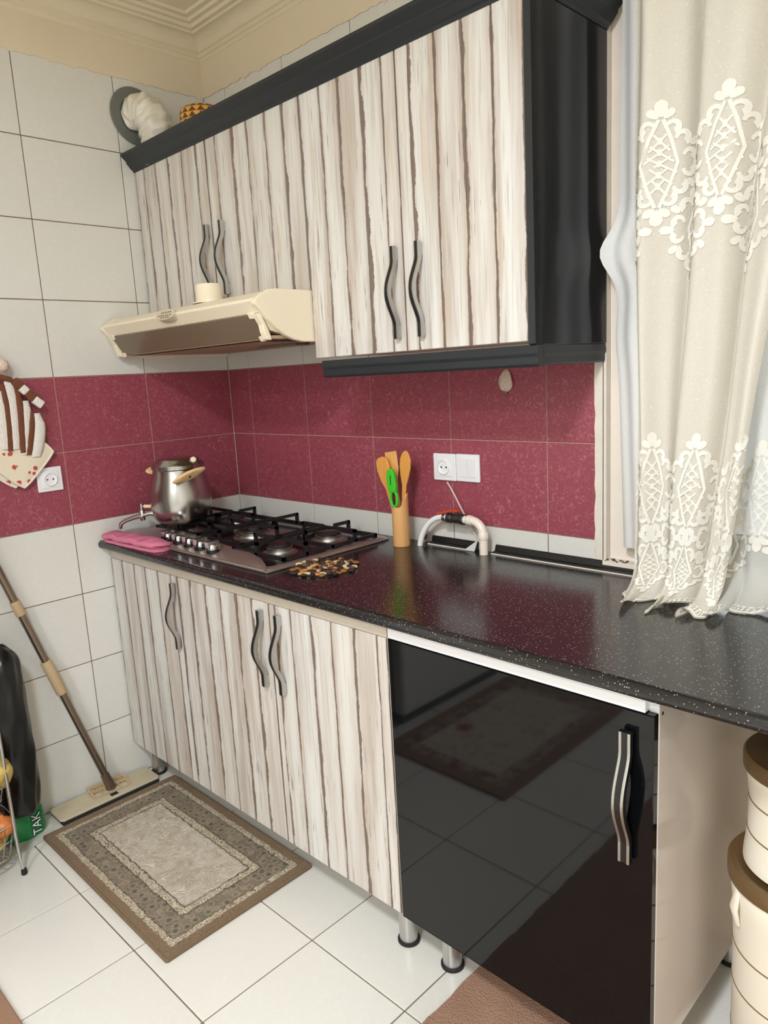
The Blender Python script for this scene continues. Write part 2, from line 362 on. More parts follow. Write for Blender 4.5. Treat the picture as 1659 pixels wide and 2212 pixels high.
# ------------------------------------------------------------------ mesh helpers
WPOS = {}
class MB:
    """collects faces in world coordinates; build() makes one mesh object whose origin is its bounding-box centre"""
    def __init__(s): s.v = []; s.f = []; s.mi = []; s.sm = []
    def add(s, vs, fs, mi=0, smooth=False):
        o = len(s.v); s.v += [tuple(p) for p in vs]
        for f in fs: s.f.append(tuple(i+o for i in f)); s.mi.append(mi); s.sm.append(smooth)
        return s
    def box(s, x0, x1, y0, y1, z0, z1, mi=0, rot=None, piv=None):
        vs = [(x, y, z) for z in (z0, z1) for y in (y0, y1) for x in (x0, x1)]
        if rot is not None:
            p = Vector(piv if piv else ((x0+x1)/2, (y0+y1)/2, (z0+z1)/2)); vs = [rot @ (Vector(q)-p)+p for q in vs]
        return s.add(vs, [(0, 2, 3, 1), (4, 5, 7, 6), (0, 1, 5, 4), (2, 6, 7, 3), (0, 4, 6, 2), (1, 3, 7, 5)], mi)
    def prism(s, pts, a0, a1, axis='x', mi=0, smooth=False):
        """closed polygon pts (2D) extruded along an axis. axis x: pts=(y,z); y: pts=(x,z); z: pts=(x,y)"""
        def P(p, a): return (a, p[0], p[1]) if axis == 'x' else ((p[0], a, p[1]) if axis == 'y' else (p[0], p[1], a))
        n = len(pts); vs = [P(p, a0) for p in pts]+[P(p, a1) for p in pts]
        s.add(vs, [tuple(range(n))[::-1], tuple(range(n, 2*n))], mi, False)
        for i in range(n):
            d = math.hypot(pts[(i+1) % n][0]-pts[i][0], pts[(i+1) % n][1]-pts[i][1])
            s.add(vs, [(i, (i+1) % n, n+(i+1) % n, n+i)], mi, smooth and d < .012)
        return s
    def lathe(s, c, prof, n=32, mi=0, axis=None, smooth=True, caps=True):
        """prof: list of (r, h[, mat]); axis: direction Vector (default z)"""
        ax = Vector(axis).normalized() if axis is not None else Vector((0, 0, 1))
        e1 = ax.orthogonal().normalized() if axis is not None else Vector((1, 0, 0)); e2 = ax.cross(e1)
        c = Vector(c); o = len(s.v)
        for p in prof:
            for k in range(n):
                a = 2*PI*k/n; s.v.append(tuple(c+ax*p[1]+(e1*math.cos(a)+e2*math.sin(a))*p[0]))
        for i in range(len(prof)-1):
            m_ = prof[i][2] if len(prof[i]) > 2 else mi
            for k in range(n):
                k2 = (k+1) % n
                s.f.append((o+i*n+k, o+i*n+k2, o+(i+1)*n+k2, o+(i+1)*n+k)); s.mi.append(m_); s.sm.append(smooth)
        if caps:
            if prof[0][0] > 1e-5: s.f.append(tuple(o+k for k in range(n))[::-1]); s.mi.append(mi); s.sm.append(False)
            if prof[-1][0] > 1e-5: s.f.append(tuple(o+(len(prof)-1)*n+k for k in range(n))); s.mi.append(prof[-1][2] if len(prof[-1]) > 2 else mi); s.sm.append(False)
        return s
    def tube(s, pts, r, n=10, mi=0, smooth=True, caps=True, closed=False, squash=None):
        """r: number or list; squash=(a,b) scales the section in (side, up)"""
        pts = [Vector(p) for p in pts]; m = len(pts); rs = r if isinstance(r, (list, tuple)) else [r]*m
        o = len(s.v); up = None
        for i, p in enumerate(pts):
            if closed: t = (pts[(i+1) % m]-pts[i-1]).normalized()
            else: t = (pts[min(i+1, m-1)]-pts[max(i-1, 0)]).normalized()
            if up is None: up = t.orthogonal().normalized() if abs(t.z) > .9 else (Vector((0, 0, 1))-t*t.z).normalized()
            up = (up-t*up.dot(t)).normalized(); sd = t.cross(up)
            for k in range(n):
                a = 2*PI*k/n; q = squash or (1, 1)
                s.v.append(tuple(p+(sd*math.cos(a)*q[0]+up*math.sin(a)*q[1])*rs[i]))
        for i in range(m if closed else m-1):
            j = (i+1) % m
            for k in range(n):
                k2 = (k+1) % n; s.f.append((o+i*n+k, o+i*n+k2, o+j*n+k2, o+j*n+k)); s.mi.append(mi); s.sm.append(smooth)
        if caps and not closed:
            s.f.append(tuple(o+k for k in range(n))[::-1]); s.f.append(tuple(o+(m-1)*n+k for k in range(n))); s.mi += [mi, mi]; s.sm += [False, False]
        return s
    def ribbon(s, path, sec, mi=0, mis=None, smooth=False):
        """closed rectangular-ish section sec=[(a,b)..] swept along path of (point, A-axis, B-axis)"""
        n = len(sec); o = len(s.v); m = len(path)
        for p, A, B in path:
            for a, b in sec: s.v.append(tuple(Vector(p)+Vector(A)*a+Vector(B)*b))
        for i in range(m-1):
            for k in range(n):
                k2 = (k+1) % n; s.f.append((o+i*n+k, o+i*n+k2, o+(i+1)*n+k2, o+(i+1)*n+k)); s.mi.append(mis[k] if mis else mi); s.sm.append(smooth)
        s.f.append(tuple(o+k for k in range(n))[::-1]); s.f.append(tuple(o+(m-1)*n+k for k in range(n))); s.mi += [mi, mi]; s.sm += [False, False]
        return s
    def grid(s, fn, nu, nv, mi=0, smooth=True, closeu=False):
        o = len(s.v)
        for j in range(nv+1):
            for i in range(nu+(0 if closeu else 1)): s.v.append(tuple(fn(i/nu, j/nv)))
        w_ = nu if closeu else nu+1
        for j in range(nv):
            for i in range(nu):
                i2 = (i+1) % w_
                s.f.append((o+j*w_+i, o+j*w_+i2, o+(j+1)*w_+i2, o+(j+1)*w_+i)); s.mi.append(mi); s.sm.append(smooth)
        return s
    def mesh(s, name, mats, bevel=0.0, seg=1):
        xs = [p[0] for p in s.v]; ys = [p[1] for p in s.v]; zs = [p[2] for p in s.v]
        c = Vector(((min(xs)+max(xs))/2, (min(ys)+max(ys))/2, (min(zs)+max(zs))/2))
        me = bpy.data.meshes.new(name); me.from_pydata([tuple(Vector(p)-c) for p in s.v], [], s.f)
        for m in (mats if isinstance(mats, (list, tuple)) else [mats]): me.materials.append(MT[m] if isinstance(m, str) else m)
        for p, mi, sm in zip(me.polygons, s.mi, s.sm): p.material_index = mi; p.use_smooth = sm
        bm = bmesh.new(); bm.from_mesh(me)
        bmesh.ops.remove_doubles(bm, verts=bm.verts, dist=1e-6)
        if bevel:
            es = [e for e in bm.edges if len(e.link_faces) == 2 and e.calc_face_angle(0) > .5]
            bmesh.ops.bevel(bm, geom=es, offset=bevel, segments=seg, profile=.5, affect='EDGES', clamp_overlap=True)
            if seg > 1:
                for f in bm.faces: f.smooth = f.smooth
        bmesh.ops.recalc_face_normals(bm, faces=bm.faces)
        for e in bm.edges:
            if len(e.link_faces) == 2 and (e.calc_face_angle(0) > .75): e.smooth = False
        bm.to_mesh(me); bm.free(); me.update()
        return me, c
    def build(s, name, mats, parent=None, bevel=0.0, seg=1, solid=0.0):
        me, c = s.mesh(name, mats, bevel, seg); return place(name, me, c, parent)
def place(name, me, c, parent=None):
    o = bpy.data.objects.new(name, me); COL.objects.link(o)
    pw = WPOS.get(parent.name, Vector((0, 0, 0))) if parent else Vector((0, 0, 0))
    if parent: o.parent = parent
    o.location = Vector(c)-pw; WPOS[o.name] = Vector(c)
    return o
def tag(o, label, cat, group=None, kind=None):
    if label: o['label'] = label
    if cat: o['category'] = cat
    if group: o['group'] = group
    if kind: o['kind'] = kind
    return o
def thing(name, label, cat, loc, group=None):
    o = bpy.data.objects.new(name, None); COL.objects.link(o); o.empty_display_size = .05
    o.location = loc; WPOS[o.name] = Vector(loc)
    return tag(o, label, cat, group)
def struct(o, label, cat): return tag(o, label, cat, kind='structure')
def bez(p0, p1, p2, p3, n=12):
    p0, p1, p2, p3 = map(Vector, (p0, p1, p2, p3)); out = []
    for i in range(n+1):
        t = i/n; out.append(p0*(1-t)**3+p1*3*t*(1-t)**2+p2*3*t*t*(1-t)+p3*t**3)
    return out
def RX(a): return Matrix.Rotation(a, 3, 'X')
def RY(a): return Matrix.Rotation(a, 3, 'Y')
def RZ(a): return Matrix.Rotation(a, 3, 'Z')

# ================================================================== THE ROOM
ROOM_X, ROOM_Y, CEIL = 4.0, -3.8, 2.70
ZR = 0.99                     # bottom of the red rows
J = .0015                     # half joint
floor = struct(MB().box(-.2, ROOM_X+.2, ROOM_Y-.2, .2, -.12, -.003).build('floor', 'grout_floor'), 'white square floor tiles with brown joints', 'floor')
wall_left = struct(MB().box(-.2, -.004, ROOM_Y-.2, .2, -.1, CEIL+.1).build('wall_left', 'plaster'), 'left wall with white tiles, two maroon tile rows and beige plaster', 'wall')
wb = MB().box(-.004, 1.624, .004, .2, -.1, CEIL+.1)
wb.box(1.624, 3.3, .004, .2, -.1, .935); wb.box(1.624, 3.3, .004, .2, 2.45, CEIL+.1); wb.box(3.3, ROOM_X+.2, .004, .2, -.1, CEIL+.1)
wall_back = struct(wb.build('wall_back', 'plaster'), 'cabinet wall with maroon tiles beside the curtained window', 'wall')
struct(MB().box(ROOM_X, ROOM_X+.2, ROOM_Y-.2, .2, -.1, CEIL+.1).build('wall_right', 'paint'), 'plain cream wall facing the left wall', 'wall')
struct(MB().box(-.2, ROOM_X+.2, ROOM_Y-.2, ROOM_Y, -.1, CEIL+.1).build('wall_front', 'paint'), 'plain cream wall behind the camera', 'wall')
ceiling = struct(MB().box(-.2, ROOM_X+.2, ROOM_Y-.2, .2, CEIL, CEIL+.12).build('ceiling', 'ceiling'), 'beige painted ceiling', 'ceiling')

# floor tiles (33 cm)
fx, fy, T = 1.1577, -.6839, .33
cache = {}
def tile(parent, mat, ax, a0, a1, b0, b1, thick, key):
    """ax 'z': floor, a=x b=y ; 'x': left wall, a=y b=z ; 'y': back wall, a=x b=z"""
    k = (key, round(a1-a0, 4), round(b1-b0, 4))
    if ax == 'z': c = ((a0+a1)/2, (b0+b1)/2, -thick/2)
    elif ax == 'x': c = (-thick/2, (a0+a1)/2, (b0+b1)/2)
    else: c = ((a0+a1)/2, thick/2, (b0+b1)/2)
    if k not in cache:
        JJ = .0020 if ax == 'z' else J; ha, hb, ht = (a1-a0)/2-JJ, (b1-b0)/2-JJ, thick/2
        if ax == 'z': m = MB().box(-ha, ha, -hb, hb, -ht, ht)
        elif ax == 'x': m = MB().box(-ht, ht, -ha, ha, -hb, hb)
        else: m = MB().box(-ha, ha, -ht, ht, -hb, hb)
        cache[k] = m.mesh('tile', mat, bevel=.0009)[0]
    return place('tile', cache[k], c, parent)
xs = [0]+[fx+T*i for i in range(-3, 9) if 0 < fx+T*i < ROOM_X]+[ROOM_X]
ys = [ROOM_Y]+sorted(fy+T*i for i in range(-12, 4) if ROOM_Y < fy+T*i < 0)+[0]
for i in range(len(xs)-1):
    for j in range(len(ys)-1):
        if xs[i+1]-xs[i] > .01 and ys[j+1]-ys[j] > .01: tile(floor, 'tile_floor', 'z', xs[i], xs[i+1], ys[j], ys[j+1], .0075, 'F')
# left wall tiles
yj = [-.359-.33*i for i in range(0, 5)]; ye = [0]+yj
MB().box(-.0039, -.0022, -1.70, 0, ZR, ZR+.5).build('grout_bed', 'grout_red', wall_left)
for z0, z1 in ((0, ZR), (ZR+.5, ZR+1.5)): MB().box(-.0039, -.0022, -1.70, 0, z0, z1).build('grout_bed', 'grout_wall', wall_left)
for i in range(len(ye)-1):
    for k in range(-4, 6):
        z0, z1 = max(0, ZR+.25*k), ZR+.25*(k+1)
        tile(wall_left, 'tile_red' if k in (0, 1) else 'tile_white', 'x', ye[i+1], ye[i], z0, z1, .0078, 'Lr' if k in (0, 1) else 'Lw')
# back wall tiles
xe = [0]+[.1355+.33*j for j in range(5)]+[1.5984]
MB().box(0, 1.5984, .0022, .0039, ZR, ZR+.5).build('grout_bed', 'grout_red', wall_back)
for z0, z1 in ((.70, ZR), (ZR+.5, ZR+1.5)): MB().box(0, 1.5984, .0022, .0039, z0, z1).build('grout_bed', 'grout_wall', wall_back)
for i in range(len(xe)-1):
    for k in range(-1, 6):
        z0, z1 = ZR+.25*k, ZR+.25*(k+1)
        tile(wall_back, 'tile_red' if k in (0, 1) else 'tile_white', 'y', xe[i], xe[i+1], z0, z1, .0078, 'Br' if k in (0, 1) else 'Bw')
# plaster above the tiles: a slightly proud coat with a ragged lower edge
random.seed(3)
def ragged(n): 
    return [ZR+1.5-.004-random.random()*.006-(.005 if random.random() < .10 else 0) for _ in range(n)]
n = 130; e = ragged(n+1); m = MB()
ylen = 1.72
pts = [(-ylen*i/n, e[i]) for i in range(n+1)]
for i in range(n):
    m.add([(.0035, pts[i][0], pts[i][1]), (.0035, pts[i+1][0], pts[i+1][1]), (.0035, pts[i+1][0], CEIL), (.0035, pts[i][0], CEIL),
           (-.003, pts[i][0], pts[i][1]), (-.003, pts[i+1][0], pts[i+1][1])], [(0, 1, 2, 3), (0, 4, 5, 1)])
m.build('plaster_coat', 'plaster', wall_left)
m = MB(); e = ragged(n+1); pts = [(1.624*i/n, e[i]) for i in range(n+1)]
for i in range(n):
    m.add([(pts[i][0], -.0035, pts[i][1]), (pts[i+1][0], -.0035, pts[i+1][1]), (pts[i+1][0], -.0035, CEIL), (pts[i][0], -.0035, CEIL),
           (pts[i][0], .003, pts[i][1]), (pts[i+1][0], .003, pts[i+1][1])], [(0, 1, 2, 3), (0, 4, 5, 1)])
m.build('plaster_coat', 'plaster', wall_back)
# ragged plaster strip at the end of the tiles and the window jamb
m = MB(); random.seed(8); N_ = 60; pr = None
for i in range(N_+1):
    z = .93+(CEIL-.93)*i/N_; q = 1.5965+random.random()*.004
    if pr: m.add([(pr[1], -.004, pr[0]), (q, -.004, z), (1.622, -.004, z), (1.622, -.004, pr[0]), (pr[1], .003, pr[0]), (q, .003, z)], [(0, 3, 2, 1), (0, 1, 5, 4)])
    pr = (z, q)
m.box(1.620, 1.6300, -.004, .015, .942, CEIL)
m.build('edge_strip', 'raw_edge', wall_back)
MB().box(1.6302, 1.80, .016, .119, .9425, 2.45).build('jamb_lining', 'jamb', wall_back)
m = MB(); m.box(1.624, 3.3, -.012, .19, .930, .942); m.build('sill_bed', 'jamb', wall_back)
m = MB(); random.seed(5)
for i in range(26):
    x_ = 1.632+.055*random.random(); y_ = -.0125+.02*random.random(); r_ = .001+.0035*random.random()
    m.lathe((x_, y_, .941), [(r_, 0), (r_*.8, .0025), (r_*.2, .004)], 6, smooth=False)
m.build('dirt_crumbs', 'dirt', wall_back)['kind'] = 'stuff'
# crown moulding
prof = [(0, 2.600), (.005, 2.602), (.008, 2.614), (.012, 2.616), (.012, 2.629), (.018, 2.632)]
for i in range(9):
    a = i/8*PI/2; prof.append((.018+.042*(1-math.cos(a)), 2.632+.036*math.sin(a)))
prof += [(.064, 2.668), (.068, 2.674), (.083, 2.674), (.088, 2.684), (.104, 2.684), (.109, 2.692), (.128, 2.692), (.133, 2.701)]
def crown(name, left):
    m = MB(); L = 3.8
    vs = []
    for d, z in prof:
        if left: vs += [(d, -d, z), (d, -L, z)]
        else: vs += [(d, -d, z), (L, -d, z)]
    k = len(prof); m.add(vs, [(2*i, 2*i+1, 2*i+3, 2*i+2) for i in range(k-1)])
    return m.build(name, 'moulding')
struct(crown('trim_1', True), 'stepped beige crown moulding along the left wall', 'moulding')
struct(crown('trim_2', False), 'stepped beige crown moulding above the cabinet wall', 'moulding')
# window in the opening
win = struct(thing('window_1', None, None, (2.46, .15, .94)), 'white framed window behind the curtains', 'window')
m = MB().box(1.63, 3.3, .12, .18, .942, 1.00).box(1.63, 3.3, .12, .18, 2.39, 2.45).box(1.63, 1.69, .12, .18, 1.0, 2.39).box(3.24, 3.3, .12, .18, 1.0, 2.39).box(2.43, 2.50, .12, .18, 1.0, 2.39)
m.build('window_frame', 'win_white', win, bevel=.004)
for a, b in ((1.69, 2.43), (2.50, 3.24)): MB().box(a, b, .148, .152, 1.0, 2.39).build('pane', 'glass', win)

# ceiling lamps; the second is added, standing in for light from behind the camera
MT['lamp_glow'] = emit_mat('lamp_diffuser', (255, 248, 236), 3.0)
def ceiling_lamp(pos, power, label):
    lx, ly, lz = pos
    lamp = thing('ceiling_lamp', label, 'lamp', (lx, ly, CEIL), 'ceiling lamps')
    MB().lathe((lx, ly, CEIL-.03), [(.27, 0), (.28, .004), (.28, .03)], 40).build('lamp_base', 'lamp_metal', lamp)
    MB().lathe((lx, ly, CEIL-.06), [(.0, 0), (.12, .003), (.2, .012), (.25, .03)], 40, caps=False).build('diffuser', 'lamp_glow', lamp)
    ld = bpy.data.lights.new('lamp_light', 'AREA'); ld.shape = 'DISK'; ld.size = .34; ld.energy = power; ld.color = LAMP_COLOR
    lo = bpy.data.objects.new('lamp_light', ld); COL.objects.link(lo); lo.location = (0, 0, -.075); lo.parent = lamp
ceiling_lamp(LAMP_POS, LAMP_POWER, 'round white ceiling lamp in the middle of the kitchen')
ceiling_lamp(FILL_LAMP_POS, FILL_LAMP_POWER, 'added round white ceiling lamp standing in for light from behind the camera')

# ================================================================== CABINETS
def handle(parent, x, z0, z1, yface, dark_body=False, name='handle'):
    """bowed bar handle on two feet; slot 0 metal, slot 1 black"""
    m = MB(); path = []; n = 26; L = z1-z0
    hw = .007
    for i in range(n+1):
        t = i/n; z = z1-L*t
        bow = math.sin(PI*min(1, max(0, (t-.16)/.68)))**1.4 if .16 < t < .84 else 0
        y = yface-.012-.026*bow
        path.append((Vector((x, y, z)), Vector((1, 0, 0)), Vector((0, -1, 0))))
    sec = [(-hw, -.006), (hw, -.006), (hw, .006), (.0042, .006), (.0042, .0068), (-.0042, .0068), (-.0042, .006), (-hw, .006)]
    b = 1 if dark_body else 0
    mis = [b, b, b if dark_body else 0, 0 if dark_body else 1, 1, 0 if dark_body else 1, b, b]
    if dark_body:
        sec = [(-.011, -.006), (.011, -.006), (.011, .005), (.0095, .0062), (.0065, .0062), (.0055, .005), (-.0055, .005), (-.0065, .0062), (-.0095, .0062), (-.011, .005)]
        mis = [1, 1, 0, 0, 0, 1, 0, 0, 0, 1]
    m.ribbon(path, sec, b, mis)
    for z in (z0+.018, z1-.018): m.box(x-hw*.8, x+hw*.8, yface-.008, yface+.001, z-.014, z+.014, b)
    return m.build(name, ['alu', 'black_plastic'], parent)
def plank_door(parent, x0, x1, z0, z1, yf, seams, hx=None, hz=None):
    g = .0012
    d = MB().box(x0+g, x1-g, yf+.004, yf+.020, z0, z1).build('door', ['edge_band'], parent, bevel=.0008)
    ss = [x0+g]+list(seams)+[x1-g]
    for a, b in zip(ss[:-1], ss[1:]):
        MB().box(a+.0003, b-.0003, yf, yf+.0045, z0+.0006, z1-.0006).build('plank', 'plank', d, bevel=.0012)
    if hx: handle(d, hx, hz[0], hz[1], yf)
    return d
YU, ZU0, ZU1, ZU2 = -.315, 1.496, 2.183, 1.683
# upper cabinet over the hood
uc = thing('upper_cabinet', 'short whitewashed plank wall cabinet right above the range hood', 'cabinet', (.452, -.15, ZU2), 'wall cabinets')
MB().box(.004, .902, YU+.021, -.001, ZU2+.004, ZU1).build('body', 'carcass', uc)
plank_door(uc, .004, .4465, ZU2, ZU1, YU, [.062, .142, .223, .308, .393], .431, (1.714, 1.934))
plank_door(uc, .4465, .9035, ZU2, ZU1, YU, [.501, .588, .665, .752, .829], .514, (1.714, 1.934))
# upper cabinet next to the window
uw = thing('upper_cabinet', 'tall whitewashed plank wall cabinet with black end beside the curtain', 'cabinet', (1.27, -.15, ZU0), 'wall cabinets')
MB().box(.906, 1.612, YU+.021, -.001, ZU0+.004, ZU1).build('body', 'edge_band', uw)
plank_door(uw, .9045, 1.2568, ZU0, ZU1, YU, [.988, 1.056, 1.137, 1.211], 1.2335, (1.527, 1.748))
plank_door(uw, 1.2568, 1.6125, ZU0, ZU1, YU, [1.297, 1.375, 1.455, 1.532], 1.314, (1.527, 1.748))
MB().box(1.613, 1.6305, YU-.002, -.005, ZU0-.008, ZU1+.01).build('end_panel', 'black_panel', uw, bevel=.0012)
MB().box(1.6135, 1.6300, YU-.0045, YU-.0015, ZU0-.006, ZU1).build('edge_strip', 'black_trim', uw, bevel=.0008)
vp = [(YU+.030, 1.488), (YU+.004, 1.488), (YU+.002, 1.470), (YU+.006, 1.462), (YU+.006, 1.447), (YU+.010, 1.441), (YU+.030, 1.441)]
MB().prism(vp, .925, 1.6305, 'x').build('valance', 'black_trim', uw, bevel=.001)
vq = [(1.600, 1.487), (1.6290, 1.487), (1.6310, 1.470), (1.6270, 1.462), (1.6270, 1.447), (1.6240, 1.443), (1.600, 1.443)]
MB().prism(vq, YU+.032, -.006, 'y').build('valance', 'black_trim', uw, bevel=.001)
# cornice along the top of both cabinets
co = thing('cabinet_cornice', 'dark moulded cornice running along the top of the wall cabinets', 'cornice', (.82, -.17, ZU1))
cp = [(YU+.03, 2.180), (YU-.002, 2.180), (YU-.006, 2.186), (YU-.012, 2.190), (YU-.022, 2.202), (YU-.027, 2.207), (YU-.027, 2.212), (YU-.038, 2.222), (YU-.044, 2.227), (YU-.044, 2.236), (YU+.03, 2.236)]
m = MB(); vs = []; k = len(cp)
for y, z in cp: vs += [(.001, y, z), (1.6305-(y-YU), y, z)]
m.add(vs, [(2*i, 2*i+1, 2*((i+1) % k)+1, 2*((i+1) % k)) for i in range(k)]+[tuple(2*i for i in range(k)), tuple(2*i+1 for i in range(k))[::-1]])
m.build('front_rail', 'black_trim', co)
m = MB(); vs = []
for y, z in cp:
    d = -(y-YU); vs += [(1.6305+d, y, z), (1.6305+d, -.006, z)]
m.add(vs, [(2*i, 2*i+1, 2*((i+1) % k)+1, 2*((i+1) % k)) for i in range(k)]+[tuple(2*i for i in range(k)), tuple(2*i+1 for i in range(k))[::-1]])
m.build('side_rail', 'black_trim', co)

# lower cabinets
YL, ZL0, ZL1, ZT = -.575, .130, .848, .888
def leg(parent, x, y, h=.132):
    return MB().lathe((x, y, 0), [(.026, 0, 1), (.029, .002, 1), (.029, .008, 1), (.024, .010, 0), (.024, h-.004, 0), (.028, h, 0)], 24).build('leg', ['alu', 'rubber'], parent)
def lower(label, x0, x1, rail, side=None):
    t = thing('lower_cabinet', label, 'cabinet', ((x0+x1)/2, -.3, 0), 'base cabinets')
    MB().box(x0+.001, x1-(.017 if side else .001), YL+.022, -.02, ZL0+.002, ZT-.001).build('body', 'carcass', t)
    MB().box(x0+.001, x1-(.017 if side else .001), YL+.001, YL+.0215, ZL1+.0015, ZT-.001).build('top_rail', rail, t, bevel=.001)
    return t
c1 = lower('narrow whitewashed plank base cabinet in the corner under the hob', .004, .457, 'edge_band')
plank_door(c1, .004, .457, ZL0, ZL1, YL, [.09, .175, .253, .337, .422], .445, (.608, .828))
leg(c1, .057, -.515)
leg(c1, .40, -.10)
c2 = lower('wide two-door whitewashed plank base cabinet left of the black door', .457, 1.386, 'edge_band')
plank_door(c2, .457, .938, ZL0, ZL1, YL, [.531, .618, .70, .78, .857], .908, (.606, .828))
plank_door(c2, .938, 1.386, ZL0, ZL1, YL, [.962, 1.031, 1.115, 1.193, 1.272, 1.354], .987, (.602, .828))
leg(c2, 1.350, -.518); leg(c2, .52, -.10)
c3 = lower('black glossy base cabinet with greige side beside the storage bins', 1.388, 2.020, 'white_lam', side=True)
m = MB().box(1.389, 2.0195, YL, YL+.018, ZL0-.004, ZL1)
d3 = m.build('door', 'black_gloss', c3, bevel=.0015)
handle(d3, 1.974, .560, .812, YL, True)
MB().box(2.003, 2.0200, YL+.0195, -.02, ZL0-.004, ZT-.001).build('side_panel', ['greige_lam'], c3, bevel=.001)
MB().box(2.003, 2.0195, YL+.0185, YL+.0198, ZL0-.004, ZT-.001).build('edge_band', 'white_lam', c3)
for z in (.876, .843): MB().lathe((2.0200, YL+.032, z), [(.0035, 0), (.0035, .0005)], 12, axis=(1, 0, 0)).build('screw_hole', 'screw_hole', c3)
leg(c3, 1.487, -.508); leg(c3, 1.96, -.39); leg(c3, 1.985, -.055)

# worktop
ct = thing('worktop', 'long black speckled worktop under the curtain and hob', 'worktop', (1.5, -.3, .916))
pr = [(-.006, .8885), (-.602, .8885)]
for i in range(7):
    a = -PI/2-PI*.5*i/6; pr.append((-.602+.010*math.cos(a), .8985+.010*math.sin(a)))
for i in range(7):
    a = PI-PI*.5*i/6; pr.append((-.598+.014*math.cos(a), .902+.014*math.sin(a)))
pr += [(-.006, .916)]
MB().prism(pr, .001, 3.05, 'x', smooth=True).build('slab', 'counter', ct)
# worktop carries on to the right on a plain end panel beyond the frame
MB().box(3.02, 3.045, -.58, -.02, 0, .888).build('support_panel', 'white_lam', ct)
# black channel along the back of the worktop
for a, b, lab in ((1.045, 1.222, 'short black plastic channel behind the worktop between hose and pipe'), (1.286, 3.05, 'long black plastic channel behind the worktop running under the curtain')):
    m = MB().prism([(-.006, .9165), (-.030, .9165), (-.032, .919), (-.029, .920), (-.014, .924), (-.009, .938), (-.006, .940)], a, b, 'x')
    o = m.build('back_channel', 'black_plastic'); tag(o, lab, 'trim', 'worktop channels')
    m2 = MB().box(a, b, -.0335, -.0305, .9165, .9195).build('lip', 'raw_edge', o)
m = MB().add([(1.19, -.034, .917), (1.228, -.034, .917), (1.226, -.012, .948), (1.215, -.010, .940)], [(0, 1, 2, 3)])
m.add([(1.19, -.036, .917), (1.228, -.036, .917), (1.226, -.014, .948), (1.215, -.012, .940)], [(3, 2, 1, 0)])
o = m.build('channel_fragment', 'bag_clear'); tag(o, 'small clear broken scrap of channel cover beside the pipe', 'scrap')

# ================================================================== RANGE HOOD
hd = thing('range_hood', 'cream slim range hood with smoked visor under the short cabinet', 'range hood', (.45, -.25, 1.545))
body = [(-.006, 1.562), (-.40, 1.562), (-.452, 1.575), (-.478, 1.618), (-.506, 1.648), (-.503, 1.656), (-.470, 1.672), (-.44, 1.6815), (-.006, 1.6815)]
MB().prism(body, .020, .886, 'x').build('body', 'cream_aged', hd)
# top skin + front lip
tp = [(-.318, 1.6818), (-.44, 1.6818), (-.470, 1.674), (-.505, 1.6575), (-.509, 1.650), (-.487, 1.620), (-.481, 1.622), (-.500, 1.649), (-.47, 1.666), (-.44, 1.674), (-.318, 1.674)]
MB().prism(tp, .019, .887, 'x').build('front_lip', 'cream_plastic', hd, bevel=.0008)
chk = [(-.006, 1.683), (-.435, 1.683), (-.462, 1.680), (-.488, 1.668), (-.505, 1.656), (-.512, 1.648), (-.508, 1.640), (-.490, 1.622), (-.470, 1.603), (-.440, 1.578), (-.415, 1.561), (-.385, 1.549), (-.350, 1.543), (-.006, 1.543)]
for a, b in ((.004, .020), (.886, .9035)):
    MB().prism(chk, a, b, 'x').build('side_cheek', 'cream_plastic', hd, bevel=.003, seg=2)
v0, v1 = Vector((0, -.4915, 1.6175)), Vector((0, -.452, 1.5555))
dv = (v1-v0).normalized(); nv = Vector((0, dv.z, -dv.y))
q = [(v0.y, v0.z), (v1.y, v1.z), (v1.y+.006, v1.z+.004), (v0.y+.006, v0.z+.004)]
MB().prism(q, .040, .868, 'x').build('visor', 'visor', hd, bevel=.001)
for x0, x1, s in ((.020, .040, 1), (.868, .886, -1)):
    m = MB(); y0 = -.494
    br = [(-.496, 1.618), (-.478, 1.590), (-.474, 1.570), (-.466, 1.551), (-.452, 1.549), (-.452, 1.558), (-.464, 1.585), (-.482, 1.620)]
    m.prism(br, x0-.002, x1+.002, 'x'); xa = x1 if s > 0 else x0-.022
    m.prism([(-.498, 1.622), (-.489, 1.606), (-.482, 1.612), (-.488, 1.624)], xa, xa+.022, 'x')
    m.prism([(-.466, 1.560), (-.458, 1.547), (-.450, 1.552), (-.456, 1.564)], xa, xa+.022, 'x')
    m.build('visor_bracket', 'cream_plastic', hd, bevel=.0015)
MB().box(.022, .884, -.445, -.02, 1.553, 1.562).build('filter_grille', 'grille', hd, bevel=.001)
m = MB()
for j in range(3):
    for i in range(62):
        x_ = .06+.0128*i+(.006 if j % 2 else 0); y_ = -.432+.014*j
        m.box(x_, x_+.0085, y_, y_+.006, 1.5524, 1.5532)
for j in range(3, 12):
    for i in range(8):
        x_ = .76+.0128*i+(.006 if j % 2 else 0); y_ = -.432+.014*j
        m.box(x_, x_+.0085, y_, y_+.006, 1.5524, 1.5532)
m.build('grille_holes', 'dark_hole', hd)['kind'] = 'stuff'
MB().box(.50, .70, -.22, -.16, 1.545, 1.5535).build('lamp_cover', 'visor', hd, bevel=.002)
